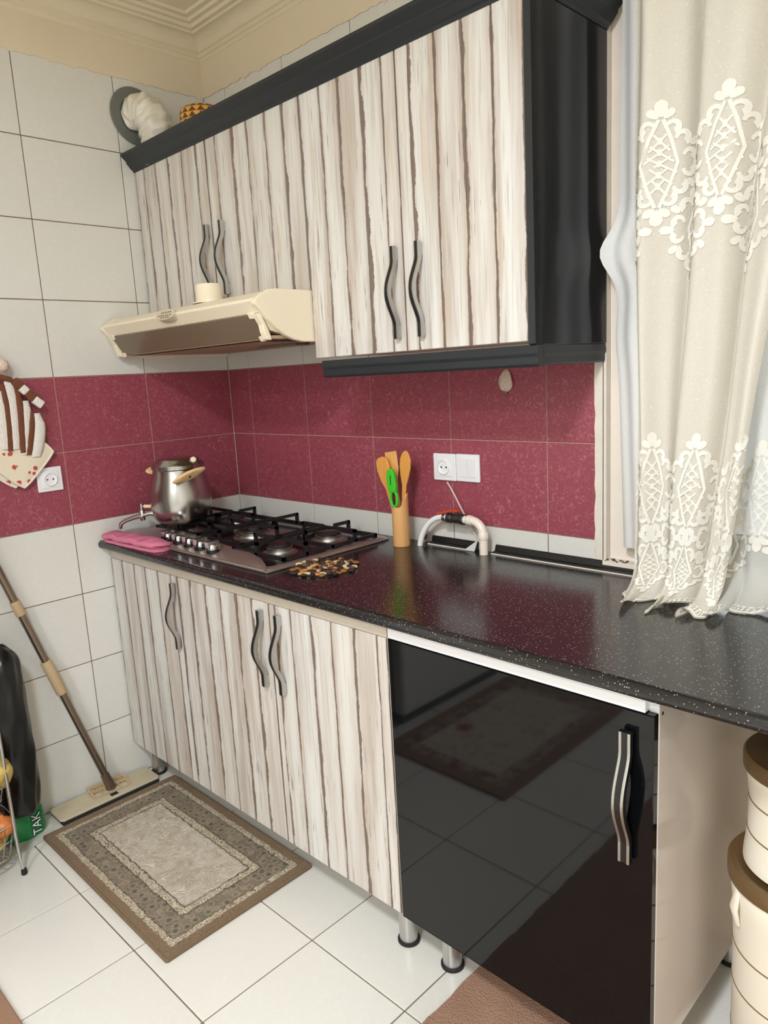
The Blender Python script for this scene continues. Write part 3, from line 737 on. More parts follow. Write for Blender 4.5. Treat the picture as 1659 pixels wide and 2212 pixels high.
# oval control badge on the lip
bc = Vector((.452, -.5055, 1.6520)); m = MB(); nrm = Vector((0, -.42, .9)).normalized(); upv = Vector((1, 0, 0)).cross(nrm)
nrm = Vector((0, -.93, .37)).normalized(); upv = nrm.cross(Vector((1, 0, 0)))
vs = [bc+Vector((1, 0, 0))*.055*math.cos(2*PI*k/36)+upv*.017*math.sin(2*PI*k/36)+nrm*.0075 for k in range(36)]
ws = [bc+Vector((1, 0, 0))*.058*math.cos(2*PI*k/36)+upv*.019*math.sin(2*PI*k/36)-nrm*.012 for k in range(36)]
m.add(vs+ws, [tuple(range(36))]+[(k, (k+1) % 36, 36+(k+1) % 36, 36+k) for k in range(36)])
bd = m.build('control_badge', 'badge', hd)
m = MB()
for j, (row, xs_) in enumerate(((.006, (-.022, -.010, .003, .016, .028)), (-.003, (-.036, -.024, -.012, .002, .016, .030)), (-.010, (-.018, -.004, .010, .022)))):
    for a in xs_:
        p = bc+Vector((a, 0, 0))+upv*row+nrm*.0077
        A, B = Vector((1, 0, 0))*.0035, upv*.0016
        m.add([p-A-B, p+A-B, p+A+B, p-A+B, p-A-B+nrm*.001, p+A-B+nrm*.001, p+A+B+nrm*.001, p-A+B+nrm*.001], [(0, 3, 2, 1), (4, 5, 6, 7), (0, 1, 5, 4), (1, 2, 6, 5), (2, 3, 7, 6), (3, 0, 4, 7)])
m.build('control_keys', 'badge_ink', bd)
# round spigot on top
sp = MB().lathe((.535, -.405, 1.6815), [(.052, 0), (.052, .003), (.041, .004), (.041, .012), (.0395, .014), (.0395, .052), (.036, .056), (.030, .056), (.028, .050), (0, .050)], 36)
sp.build('outlet_spigot', 'cream_plastic', hd)

# ================================================================== EXHAUST DUCT
du = thing('exhaust_duct', 'wrinkled white flexible exhaust duct entering the left wall', 'duct', (.06, -.275, 2.24))
rc = (0.001, -.287, 2.368)
MB().lathe(rc, [(.093, 0), (.095, .003), (.093, .007), (.062, .009), (.060, .004)], 48, axis=(1, 0, 0)).build('wall_ring', 'grey_plastic', du)
path = bez((.004, -.285, 2.372), (.07, -.283, 2.385), (.108, -.270, 2.345), (.104, -.262, 2.2405), 46)
m = MB(); o0 = len(m.v)
random.seed(11); P = [Vector(p) for p in path]; nn = 40; ph = random.random()
for i, p in enumerate(P):
    t = (P[min(i+1, len(P)-1)]-P[max(i-1, 0)]).normalized(); up = (Vector((0, 1, 0))-t*t.y).normalized(); sd = t.cross(up)
    for k_ in range(nn):
        a = 2*PI*k_/nn
        r = .0575+.0035*math.sin(i*1.05+a*2.0)+.0025*math.sin(i*.5-a*3+1)+.0022*math.sin(a*7+i*.22)
        if i > 34: r += .004*math.sin((i-34)*.8)
        m.v.append(tuple(p+(sd*math.cos(a)+up*math.sin(a))*r))
for i in range(len(P)-1):
    for k_ in range(nn):
        k2 = (k_+1) % nn; m.f.append((i*nn+k_, i*nn+k2, (i+1)*nn+k2, (i+1)*nn+k_)); m.mi.append(0); m.sm.append(True)
m.build('flexible_hose', 'duct', du)
MB().lathe((.104, -.262, 2.1835), [(.060, 0), (.060, .058), (.056, .058)], 40, caps=False).build('collar', 'grey_plastic', du)
# tin on the cabinet
tn = MB().lathe((.262, -.19, 2.1838), [(.070, 0), (.074, .006), (.074, .135), (.070, .150), (.055, .160), (0, .164)], 40)
tag(tn.build('biscuit_tin', 'tin'), 'round yellow and red printed tin on top of the wall cabinet', 'tin')

# ================================================================== HOB
hb = thing('gas_hob', 'five-burner gas hob with steel front panel and black tray', 'hob', (.45, -.3, .916))
X0, X1, Y0, Y1 = .010, .897, -.541, -.052
MB().box(X0, X1, Y0, Y1, .9165, .9225).build('base_sheet', 'hob_steel', hb, bevel=.002, seg=2)
# raised rim ring around the tray
def rrect(x0, x1, y0, y1, r, n=6):
    out = []
    for cx, cy, a0 in ((x1-r, y1-r, 0), (x0+r, y1-r, PI/2), (x0+r, y0+r, PI), (x1-r, y0+r, 1.5*PI)):
        for i in range(n+1): a = a0+PI/2*i/n; out.append((cx+r*math.cos(a), cy+r*math.sin(a)))
    return out
def ringmesh(m, rings, mi=0, smooth=True):
    n = len(rings[0][0]); o = len(m.v)
    for pts, z in rings: m.v += [(p[0], p[1], z) for p in pts]
    for j in range(len(rings)-1):
        for i in range(n): i2 = (i+1) % n; m.f.append((o+j*n+i, o+j*n+i2, o+(j+1)*n+i2, o+(j+1)*n+i)); m.mi.append(mi); m.sm.append(smooth)
    return m
ringmesh(MB(), [(rrect(X0, X1, Y0, Y1, .02), .9225), (rrect(X0+.004, X1-.004, Y0+.004, Y1-.004, .02), .927), (rrect(X0+.014, X1-.014, Y0+.014, Y1-.014, .02), .929), (rrect(X0+.028, X1-.028, Y0+.028, Y1-.024, .02), .9265), (rrect(X0+.030, X1-.030, Y0+.03, Y1-.026, .02), .9228)]).build('rim', 'hob_steel', hb)
tray = ringmesh(MB(), [(rrect(X0+.029, X1-.029, Y0+.029, Y1-.025, .02), .9238), (rrect(X0+.045, X1-.045, Y0+.045, Y1-.04, .03), .9242)]); n_ = 28
tray.f.append(tuple(range(n_, 2*n_))); tray.mi.append(0); tray.sm.append(False)
tray.build('tray', 'hob_black', hb)
# steel control panel with a curved back edge
arc = [(.012, -.505), (.03, -.462), (.06, -.432), (.10, -.414), (.18, -.405), (.26, -.408), (.36, -.420), (.47, -.438), (.60, -.452), (.72, -.466), (.80, -.488), (.86, -.516), (.893, -.538)]
vs = []; fs = []
for i, (a, b) in enumerate(arc):
    for j in range(5):
        t = j/4; y = -.539+(b+.539)*t; z = .9268+.011*math.sin(t*PI/2)*min(1, (b+.545)/.05)
        vs.append((a, y, z))
    vs.append((a, b+.001, .9235))
for i in range(len(arc)-1):
    for j in range(5): fs.append((i*6+j, (i+1)*6+j, (i+1)*6+j+1, i*6+j+1))
MB().add(vs, fs, 0, True).build('control_panel', 'hob_steel', hb)
kn = [(.298, -.500), (.366, -.500), (.437, -.503), (.510, -.507), (.583, -.510)]
for a, b in kn:
    m = MB().lathe((a, b, .932), [(.021, 0), (.021, .006), (.019, .008), (0, .008)], 24, mi=1)
    R_ = RZ(-.10)
    m.lathe((a, b, .940), [(.018, 0), (.0185, .004), (.017, .016), (.015, .018), (0, .0195)], 24)
    m.box(a-.0115, a+.0115, b-.0200, b+.0185, .940, .964, 0, R_)
    for s in (-.008, 0, .008): m.box(a+s-.0016, a+s+.0016, b-.0212, b+.0195, .948, .9665, 0, R_, (a, b, .955))
    m.build('knob', ['chrome', 'black_plastic'], hb)
BUR = [(.200, -.362, .030), (.222, -.178, .034), (.478, -.278, .048), (.745, -.376, .036), (.748, -.178, .040)]
for i, (a, b, r) in enumerate(BUR):
    m = MB().lathe((a, b, .9235), [(r*1.55, 0, 0), (r*1.45, .003, 0), (r*1.15, .004, 0), (r*1.08, .012, 0), (r*1.12, .018, 0), (r, .020, 0)], 36, caps=False)
    bo = m.build('burner', ['burner_alu'], hb)
    if i == 2:
        MB().lathe((a, b, .9435), [(r*1.0, 0), (r*.98, .005), (r*.62, .005), (r*.60, 0)], 36).build('burner_cap', 'burner_cap', bo)
        MB().lathe((a, b, .9435), [(r*.50, 0), (r*.50, .010), (r*.44, .013), (0, .013)], 30).build('burner_cap', 'burner_cap', bo)
    else:
        MB().lathe((a, b, .9435), [(r*.95, 0), (r*.98, .004), (r*.90, .007), (0, .008)], 36).build('burner_cap', 'burner_cap', bo)
def bar(m, p, q, wd=.0048):
    p, q = Vector(p), Vector(q); t = (q-p).normalized(); up = Vector((0, 0, 1)) if abs(t.z) < .9 else Vector((1, 0, 0)); sd = t.cross(up).normalized(); up = sd.cross(t)
    m.ribbon([(p-t*wd, sd, up), (q+t*wd, sd, up)], [(-wd, -wd), (wd, -wd), (wd, wd), (-wd, wd)])
def grate(x0, x1, y0, y1, burners):
    m = MB(); zf, zt = .937, .967
    P4 = [(x0, y0), (x1, y0), (x1, y1), (x0, y1)]
    for i in range(4): bar(m, (*P4[i], zf), (*P4[(i+1) % 4], zf))
    for a, b in P4: bar(m, (a, b, .9245+.004), (a, b, zf))
    ym = (y0+y1)/2
    if len(burners) == 2: bar(m, (x0, ym, zf), (x1, ym, zf))
    for a, b, r in burners:
        lo_, hi_ = (y0, y1) if len(burners) == 1 else ((y0, ym) if b < ym else (ym, y1))
        g = r*.75
        for (sx, sy), (ex, ey) in ((((x0, b)), (a-g, b)), (((x1, b)), (a+g, b)), (((a, lo_)), (a, b-g)), (((a, hi_)), (a, b+g))):
            bar(m, (sx, sy, zf), (sx, sy, zt)); bar(m, (sx, sy, zt), (ex, ey, zt))
    return m.build('pan_support', 'iron', hb)
grate(.055, .335, -.405, -.090, [BUR[0], BUR[1]])
grate(.352, .606, -.415, -.090, [BUR[2]])
grate(.624, .872, -.460, -.090, [BUR[3], BUR[4]])

# ================================================================== THINGS ON THE WORKTOP
Lc = Vector((-.716, -.698, 0)); Rc = -Lc; Tc = Vector((.705, -.709, 0))     # directions used to turn the pot
pc = Vector((.226, -.396, .9718)); PS = 1.09
pt = thing('tea_urn', 'round stainless steel tea urn with tap standing on the hob', 'urn', pc)
MB().lathe(pc, [(r_*PS, h_*PS) for r_, h_ in [(.055, 0), (.074, .003), (.087, .018), (.0955, .052), (.0965, .082), (.092, .114), (.084, .148), (.0785, .168), (.0785, .172), (.0815, .175), (.0815, .180), (.078, .181)]], 64).build('body', 'pot_steel', pt)
MB().lathe(pc, [(r_*PS, h_*PS) for r_, h_ in [(.0815, .1805), (.082, .186), (.078, .191), (.068, .196), (.066, .201), (.060, .205), (.030, .2075), (0, .208)]], 64, caps=False).build('lid', 'pot_steel', pt)
kd = Tc*.25+Rc*.55
kc = pc+Rc*.060+Tc*.030+Vector((0, 0, .212))
MB().lathe(kc-Tc*.014, [(0, 0), (.009, .001), (.0115, .005), (.011, .026), (.0085, .030), (0, .031)], 20, axis=Tc*.9+Rc*.25+Vector((0, 0, .25))).build('lid_knob', 'bakelite_pale', pt)
def side_handle(d, z, tilt):
    d = d.normalized(); s = Vector((-d.y, d.x, 0)); up = Vector((0, 0, 1))
    c = pc+d*.112+Vector((0, 0, z)); A = (s*math.cos(tilt)+up*math.sin(tilt)); B = (up*math.cos(tilt)-s*math.sin(tilt))*.75+d*.66
    Nn = A.cross(B).normalized(); m = MB(); n = 36
    prf = [(1.0, 0), (.97, .35), (.85, .9), (.55, 1.0), (.0, 1.0)]
    rings = [(k, h) for k, h in prf[::-1]]+[(k, -h) for k, h in prf[:-1]]+[(0, -1.0)]
    o = len(m.v)
    for k, h in rings:
        for i in range(n):
            a = 2*PI*i/n; m.v.append(tuple(c+A*(.062*math.cos(a)*max(k, .001))+B*(.021*math.sin(a)*max(k, .001))+Nn*.0062*h))
    for j in range(len(rings)-1):
        for i in range(n): i2 = (i+1) % n; m.f.append((o+j*n+i, o+j*n+i2, o+(j+1)*n+i2, o+(j+1)*n+i)); m.mi.append(0); m.sm.append(True)
    sg = 1 if Nn.dot(d) > 0 else -1
    ho = m.build('handle', 'bakelite', pt)
    MB().lathe(c+Nn*sg*.0058, [(.0045, 0), (.0045, .0012), (0, .0014)], 14, axis=Nn*sg).build('screw', 'rubber', ho)
    MB().tube([pc+d*.078+Vector((0, 0, z-.012)), c-d*.006], .006, 10).build('bracket', 'pot_steel', ho)
dh = (Tc*.80+Rc*.52).normalized()
side_handle(dh, .172, .30)
side_handle(Lc*.72-Tc*.69, .178, 0)
# tap
f0 = pc+Lc*.098+Vector((0, 0, .034)); f1 = pc+Lc*.143+Vector((0, 0, .028))
MB().lathe(f0-Lc*.004, [(.016, 0), (.016, .006), (.010, .008), (.010, .014)], 20, axis=Lc).build('tap_nut', 'chrome', pt)
tp_ = MB().tube([f0, f0+Lc*.02, f1], .0085, 14).lathe(f1-Vector((0, 0, .018)), [(.007, 0), (.010, .004), (.010, .034), (.007, .038)], 16).tube([f1, f1+Lc*.03-Vector((0, 0, .006)), f1+Lc*.062-Vector((0, 0, .016)), f1+Lc*.078-Vector((0, 0, .026)), f1+Lc*.084-Vector((0, 0, .042))], [.0085, .008, .0075, .0075, .0075], 14).build('tap', 'chrome', pt)
h0 = f1+Vector((0, 0, .018))
MB().tube([h0, h0+Vector((0, 0, .024))], .0045, 10).tube([h0+Vector((0, 0, .014)), h0+Vector((0, 0, .014))-Lc*.012], .004, 8).build('tap_stem', 'chrome', tp_)
MB().tube([h0+Vector((0, 0, .014))-Lc*.010, h0+Vector((0, 0, .012))-Lc*.040], .0065, 12).build('tap_grip', 'bakelite_pale', tp_)

# folded pink cloth: a flat roll of cloth (spiral section) with soft waves
m = MB(); th = .0078
cl = []; W2 = .037
for i in range(60):
    t = i/59
    # section path in (y,z): bottom run, fold, middle run, fold, top run
    if t < .30: q = (-W2+2*W2*(t/.30), .0042)
    elif t < .38: a = (t-.30)/.08*PI; q = (W2+.0045*math.sin(a), .0085-.0043*math.cos(a))
    elif t < .62: q = (W2-2*W2*.93*((t-.38)/.24), .0128)
    elif t < .70: a = (t-.62)/.08*PI; q = (W2-2*W2*.93-.0045*math.sin(a), .0171-.0043*math.cos(a))
    else: q = (W2-2*W2*.93+2*W2*.93*((t-.70)/.30), .0214+.003*math.sin((t-.70)/.30*PI)-.004*((t-.70)/.30)**3)
    cl.append(q)
NX = 44
def cloth(t, sgn):
    def fn(u, v):
        i = min(58, int(v*59)); f_ = v*59-i; a, b = cl[i], cl[i+1]; y = a[0]+(b[0]-a[0])*f_; z = a[1]+(b[1]-a[1])*f_
        dy, dz = b[0]-a[0], b[1]-a[1]; l = math.hypot(dy, dz) or 1; ny, nz = -dz/l, dy/l
        end = math.sin(PI*min(max(u, .0), 1))**.25
        sq = .72+.28*end
        x = .030+.335*u+.010*math.sin(v*9)+.006*math.sin(v*4+2)
        wav = .0022*math.sin(u*17+y*60)+.0018*math.sin(u*31+1)
        hk = min(1, z/.02)
        Y = (y+ny*th*.5*sgn)*sq-.567+.014*(u-.5)-.018*math.sin(u*PI)*0
        Z = .9163+(z+nz*th*.5*sgn)*(.95+.35*end)+wav*hk
        return (x, Y, max(Z, .9166))
    return fn
m.grid(cloth(0, 1), NX, 118); m.grid(cloth(0, -1), NX, 118)
for uu in (0, 1):
    for j in range(118):
        a, b = cloth(0, 1)(uu, j/118), cloth(0, 1)(uu, (j+1)/118); c_, d_ = cloth(0, -1)(uu, (j+1)/118), cloth(0, -1)(uu, j/118)
        m.add([a, b, c_, d_], [(0, 1, 2, 3)])
for vv in (0, 1):
    for i in range(NX):
        a, b = cloth(0, 1)(i/NX, vv), cloth(0, 1)((i+1)/NX, vv); c_, d_ = cloth(0, -1)((i+1)/NX, vv), cloth(0, -1)(i/NX, vv)
        m.add([a, b, c_, d_], [(0, 1, 2, 3)])
tag(m.build('folded_cloth', 'cloth_pink'), 'folded pink cloth on the worktop corner by the hob knobs', 'cloth')

# pebble trivet
tv = thing('pebble_trivet', 'round trivet of brown and black pebbles beside the hob', 'trivet', (.985, -.407, .916))
MB().lathe((.985, -.407, .9163), [(.094, 0), (.094, .0012), (0, .0013)], 40).build('net_backing', 'rubber', tv)
random.seed(21); pv = []
for i in range(5):
    m = MB(); n = 10; a_ = .0105+.002*i/4; b_ = .0075+.0012*((i*3) % 5)/4; h_ = .0042
    irr = [1+random.uniform(-.16, .16) for _ in range(n)]
    rings = [(.80, -.7), (1.0, 0), (.82, .7), (.45, .97)]
    for k, hh in rings: m.v += [(a_*k*irr[j]*math.cos(2*PI*j/n), b_*k*irr[j]*math.sin(2*PI*j/n), h_*hh) for j in range(n)]
    for r_ in range(3): m.f += [(r_*n+j, r_*n+(j+1) % n, (r_+1)*n+(j+1) % n, (r_+1)*n+j) for j in range(n)]
    m.f += [tuple(range(3*n, 4*n)), tuple(range(n))[::-1]]; m.mi = [0]*len(m.f); m.sm = [True]*len(m.f)
    for q, pm in enumerate(PEB): pv.append((i, q, m.mesh('pebble', pm)[0]))
NP = 118
for i in range(NP):
    r = .0935*math.sqrt((i+.4)/NP); a = i*2.39996+random.uniform(-.12, .12)
    g = random.choice([0, 1, 1, 1, 2, 3, 4, 4, 5]); me = [p for p in pv if p[1] == g][random.randrange(5)][2]
    o = place('pebble', me, (.985+r*math.cos(a), -.407+r*math.sin(a), .9208+random.uniform(-.0004, .0008)), tv)
    o.rotation_euler = (random.uniform(-.12, .12), random.uniform(-.12, .12), random.random()*6.28)

# bamboo utensil holder
HX, HY = .987, -.088
def rim(a, r):
    d = (math.cos(a)*.70+math.sin(a)*.71)
    return 1.040+.040*max(0, min(1, (d+.1)/1.0))**1.2
m = MB(); n = 40
ro, ri = .0265, .0215
for ring, (r, zf) in enumerate(((ro*.97, lambda a: .9165), (ro, lambda a: .920), (ro, lambda a: rim(a, ro)), (ri, lambda a: rim(a, ri)), (ri, lambda a: .926))):
    m.v += [(HX+r*math.cos(2*PI*k/n), HY+r*math.sin(2*PI*k/n), zf(2*PI*k/n)) for k in range(n)]
for j in range(4): m.f += [(j*n+k, j*n+(k+1) % n, (j+1)*n+(k+1) % n, (j+1)*n+k) for k in range(n)]
m.f += [tuple(range(n))[::-1], tuple(range(4*n, 5*n))]; m.mi = [0]*len(m.f); m.sm = [True]*(4*n)+[False]*2
tag(m.build('utensil_holder', 'bamboo'), 'slant-cut bamboo utensil holder on the worktop beside the hob', 'utensil holder')
def flat(name, outline, y0, y1, mat, label, cat='utensil', bevel=.0015, lean=0.0, group='utensils in the bamboo holder'):
    """outline in (x,z); lean: y shift per metre of height"""
    m = MB(); n = len(outline)
    vs = [(x, y0+lean*(z-.93), z) for x, z in outline]+[(x, y1+lean*(z-.93), z) for x, z in outline]
    m.add(vs, [tuple(range(n))[::-1], tuple(range(n, 2*n))]+[(i, (i+1) % n, n+(i+1) % n, n+i) for i in range(n)])
    return tag(m.build(name, mat, bevel=bevel), label, cat, group)
def blade(cx0, z0, cx1, z1, prof):
    """symmetric outline about the axis (cx0,z0)->(cx1,z1); prof: (t, halfwidth)"""
    ax = Vector((cx1-cx0, z1-z0)); L = ax.length; ax.normalize(); nx = Vector((-ax.y, ax.x)); P0 = Vector((cx0, z0))
    l = [P0+ax*t*L+nx*h for t, h in prof]; r = [P0+ax*t*L-nx*h for t, h in prof[::-1]]
    return [tuple(p) for p in l+r]
flat('wooden_turner', blade(.990, .930, .920, 1.190, [(0, .0065), (.45, .0075), (.62, .010), (.74, .022), (.86, .0275), (.95, .025), (.985, .018), (1.0, .008)]), -.096, -.090, 'beech', 'wide flat wooden turner leaning left in the bamboo holder')
flat('wooden_scraper', blade(.985, .932, .946, 1.206, [(0, .0065), (.55, .008), (.70, .013), (.80, .0235), (1.0, .0245)]), -.078, -.073, 'beech_pale', 'square-ended pale wooden scraper at the back of the bamboo holder')
flat('wooden_spoon', blade(.984, .930, 1.018, 1.212, [(0, .0055), (.40, .0062), (.62, .008), (.72, .016), (.82, .0215), (.91, .0205), (.97, .013), (1.0, .004)]), -.086, -.080, 'beech', 'oval wooden spoon leaning right in the bamboo holder')
gp = thing('vegetable_peeler', 'bright green plastic peeler stuck in the bamboo holder', 'peeler', (.980, -.108, 1.05), 'utensils in the bamboo holder')
def peel(c0, c1, prof, y0, y1, nm, mat='green_plastic'):
    ol = blade(*c0, *c1, prof); m = MB(); m.prism(ol, y0, y1, 'y'); return m.build(nm, mat, gp, bevel=.003, seg=2)
peel((.979, 1.085), (.972, 1.158), [(0, .013), (.2, .0165), (.6, .0165), (.85, .014), (.97, .009), (1, .004)], -.113, -.101, 'grip')
m = MB(); m.tube([Vector((.9815+.0135*math.cos(a), -.107, 1.066+.024*math.sin(a))) for a in [2*PI*i/28 for i in range(28)]], .0045, 8, closed=True); m.build('loop', 'green_plastic', gp)
MB().box(.979, .983, -.1085, -.106, 1.046, 1.086).build('blade', 'rubber', gp)
MB().box(.9745, .9775, -.1138, -.1125, 1.108, 1.138).build('hang_slot', 'rubber', gp, bevel=.0005)

# water pipe and hose
wp = thing('water_pipe', 'white water pipe with dark valve rising from the worktop', 'pipe', (1.271, -.046, .916))
YP = -.046
MB().tube([(1.271, YP, .9165), (1.271, YP, .972)], .0125, 20).build('riser', 'pvc', wp)
el = [Vector((1.231+.040*math.cos(a), YP, .972+.040*math.sin(a))) for a in [PI/2*i/12 for i in range(13)]]
MB().tube(el, .0128, 20).lathe((1.271, YP, .962), [(.0145, 0), (.0150, .002), (.0150, .016), (.0135, .0195)], 20).build('elbow', 'pvc', wp)
MB().tube([(1.232, YP, 1.012), (1.196, YP, 1.012)], .0118, 18).lathe((1.231, YP, 1.012), [(.0145, 0), (.0150, .002), (.0150, .014), (.0135, .016)], 20, axis=(-1, 0, 0)).build('branch', 'pvc', wp)
va = MB().lathe((1.204, YP, 1.012), [(.015, 0), (.0165, .002), (.0165, .014), (.0135, .018), (.0150, .030), (.0135, .044), (.0155, .048), (.0155, .062), (.010, .064)], 8, axis=(-1, 0, 0), smooth=False).tube([(1.176, YP, 1.020), (1.176, YP, 1.034)], .006, 10).build('valve', 'valve', wp)
MB().ribbon([((1.184, YP, 1.035), (0, 1, 0), (0, 0, 1)), ((1.160, YP, 1.037), (0, 1, 0), (0, 0, 1)), ((1.140, YP-.002, 1.031), (0, 1, 0), (0, 0, 1)), ((1.104, YP-.004, 1.024), (0, 1, 0), (0, 0, 1))], [(-.008, -.002), (.008, -.002), (.008, .002), (-.008, .002)]).build('lever', 'orange_red', va)
hp = bez((1.146, YP, 1.012), (1.08, YP, 1.020), (1.045, YP-.01, .97), (1.036, YP-.012, .9165), 22)
MB().tube(hp, .0088, 16).build('hose', 'hose', wp)
MB().lathe((1.134, YP, 1.0122), [(.0108, 0), (.0108, .010)], 16, axis=(-1, 0, -.1), caps=False).box(1.124, 1.134, YP-.004, YP+.004, .995, 1.003).build('hose_clamp', 'chrome', wp)
cd = MB().tube(bez((1.112, -.008, 1.112), (1.14, -.008, 1.08), (1.175, -.016, 1.02), (1.232, -.012, .940), 20), .0028, 8)
tag(cd.build('power_cord', 'cord'), 'thin pale cord running from the wall socket down behind the pipe', 'cord')
# small match box leaning against the wall
R_ = RY(.28) @ RZ(.3)
mbx = MB().box(1.016, 1.032, -.030, -.018, .919, .962, 0, R_)
mo_ = mbx.build('matchbox', 'matchbox', bevel=.0006); tag(mo_, 'small matchbox leaning on the tiles behind the hose end', 'matchbox')
MB().box(1.0155, 1.0325, -.0306, -.0174, .930, .946, 0, R_, (1.024, -.024, .9405)).build('print_band', 'maroon', mo_)

# ================================================================== SOCKETS AND WALL BITS
def plate(root, wall, a0, a1, z0, z1):
    """wall 'y' (back): a=x, front -y ; wall 'x' (left): a=y, front +x"""
    def B(a, b, d0, d1, c, d, nm, mat, bev, par):
        if wall == 'y': m = MB().box(a, b, -d1, -d0, c, d)
        else: m = MB().box(d0, d1, a, b, c, d)
        return m.build(nm, mat, par, bevel=bev, seg=2)
    fr = B(a0, a1, .0003, .0085, z0, z1, 'frame', 'socket', .003, root)
    return B, fr
def socket(label, wall, a0, a1, z0, z1):
    ca, cz = (a0+a1)/2, (z0+z1)/2
    t = thing('wall_socket', label, 'socket', (ca, 0, cz) if wall == 'y' else (0, ca, cz), 'wall sockets')
    B, fr = plate(t, wall, a0, a1, z0, z1)
    B(a0+.013, a1-.013, .0085, .0105, z0+.013, z1-.013, 'insert', 'socket', .0008, t)
    ax = (0, -1, 0) if wall == 'y' else (1, 0, 0)
    c = Vector((ca, -.0106, cz)) if wall == 'y' else Vector((.0106, ca, cz))
    MB().lathe(c, [(.0225, 0), (.0225, .0042), (.0205, .0050), (.0192, .0004), (0, .0003)], 36, axis=ax).build('well', 'socket', t)
    m = MB()
    for s in (-.0095, .0095):
        q = c+(Vector((s, 0, 0)) if wall == 'y' else Vector((0, s, 0)))+Vector(ax)*.0004
        m.lathe(q, [(.0028, 0), (.0028, .0004)], 12, axis=ax)
    m.build('pin_holes', 'screw_hole', t)
    return t
socket('white wall socket on the cabinet wall with a cord hanging below', 'y', 1.0605, 1.1465, 1.116, 1.198)
socket('white wall socket on the left wall under the potholders', 'x', -.7905, -.7075, 1.116, 1.197)
sw = thing('light_switch', 'white double light switch right of the wall socket', 'light switch', (1.1915, 0, 1.158))
B, fr = plate(sw, 'y', 1.1485, 1.2345, 1.117, 1.199)
for a, b in ((1.1625, 1.1908), (1.1922, 1.2205)):
    m = MB().add([(a, -.0085, 1.131), (b, -.0085, 1.131), (b, -.0085, 1.185), (a, -.0085, 1.185), (a, -.0105, 1.131), (b, -.0105, 1.131), (b, -.0130, 1.185), (a, -.0130, 1.185)], [(0, 1, 2, 3), (4, 7, 6, 5), (0, 4, 5, 1), (2, 6, 7, 3), (0, 3, 7, 4), (1, 5, 6, 2)])
    m.build('rocker', 'socket', sw, bevel=.0006)
hk = thing('wall_hook', 'speckled shell-like hook on the maroon tiles under the wall cabinet', 'hook', (1.332, 0, 1.40))
m = MB(); 
def shell(u, v):
    a = 2*PI*u; t = v; zz = 1.376+.062*t; r = (math.sin(PI*min(1, t*1.0))**.55)*.0225*(1-.45*t)+.002
    r *= 1.12+.06*math.sin(a*5+t*9)
    return (1.332+r*math.cos(a), -.0005-max(0, .62*r*(math.sin(a)*.5+.5)), zz)
m.grid(shell, 28, 16, closeu=True); m.build('shell', 'shell', hk)
MB().tube([(1.332, -.006, 1.380), (1.332, -.008, 1.366), (1.333, -.012, 1.361)], .0022, 8).build('pin', 'alu', hk)

# ================================================================== HANGING TEXTILES ON THE LEFT WALL
def potholder(cy, cz, x, ang, label):
    t = thing('potholder', label, 'potholder', (x, cy, cz), 'floral potholders'); h = .080
    ca, sa = math.cos(ang), math.sin(ang)
    def pt_(a, b, d): return (x+d, cy+a*ca-b*sa, cz+a*sa+b*ca)
    n = 16; m = MB()
    def cush(u, v):
        a, b = 2*u-1, 2*v-1; th_ = .0055*(1-abs(a)**4)*(1-abs(b)**4)
        k = 1-.06*(abs(a*b))**3
        return a*h*k, b*h*k, th_
    m.grid(lambda u, v: pt_(cush(u, v)[0], cush(u, v)[1], cush(u, v)[2]+.003), n, n)
    m.grid(lambda u, v: pt_(cush(u, v)[0], cush(u, v)[1], -.002), n, n)
    m.build('quilted_square', 'floral', t)
    q = []
    for i in range(40):
        s = i/10; k = int(s); f_ = s-k; c4 = [(-1, -1), (1, -1), (1, 1), (-1, 1)]; a, b = c4[k]; c_, d_ = c4[(k+1) % 4]
        aa, bb = a+(c_-a)*f_, b+(d_-b)*f_; kk = 1-.06*(abs(aa*bb))**3
        q.append(pt_(aa*h*kk, bb*h*kk, .0012))
    MB().tube(q, .0042, 8, closed=True).build('piping', 'piping', t)
    return t
potholder(-.838, 1.249, .0195, PI/4, 'front floral potholder with white piping hanging below the striped towel')
potholder(-.866, 1.252, .0065, PI/4+.05, 'rear floral potholder mostly hidden behind the other one')
tw = thing('striped_towel', 'brown and white striped terry towel hanging on the left wall', 'towel', (.03, -.83, 1.40))
STR = [('W', [(-.877, 1.455), (-.872, 1.418), (-.874, 1.346), (-.878, 1.273)], .0185), ('B', [(-.864, 1.476), (-.860, 1.425), (-.863, 1.345), (-.868, 1.265)], .0105),
       ('W', [(-.845, 1.498), (-.841, 1.438), (-.842, 1.373), (-.851, 1.270)], .0195), ('B', [(-.824, 1.474), (-.820, 1.415), (-.824, 1.349), (-.830, 1.256)], .0115),
       ('W', [(-.801, 1.420), (-.803, 1.384), (-.813, 1.333), (-.822, 1.250)], .0185), ('B', [(-.786, 1.386), (-.790, 1.346), (-.803, 1.295), (-.814, 1.247)], .0105),
       ('W', [(-.772, 1.378), (-.767, 1.344), (-.771, 1.299), (-.791, 1.239)], .0195)]
for k_, (c_, pl, hw) in enumerate(STR):
    P = [Vector((.030+.004*(k_ % 2), y, z)) for y, z in pl]; q = bez(P[0], P[0]+(P[1]-P[0])*1.2, P[2]+(P[2]-P[3])*.4, P[3], 12)
    rs = [hw*(.55+.45*min(1, i/4))*(.80 if i == 12 else 1)*(1.0 if i < 10 else .92) for i in range(13)]
    sec = [(math.cos(2*PI*j/12), .40*math.sin(2*PI*j/12)) for j in range(12)]
    MB().ribbon([(q[i], Vector((0, rs[i], 0)), Vector((rs[i], 0, 0))) for i in range(13)], sec, smooth=True).build('stripe', 'terry_white' if c_ == 'W' else 'terry_brown', tw)
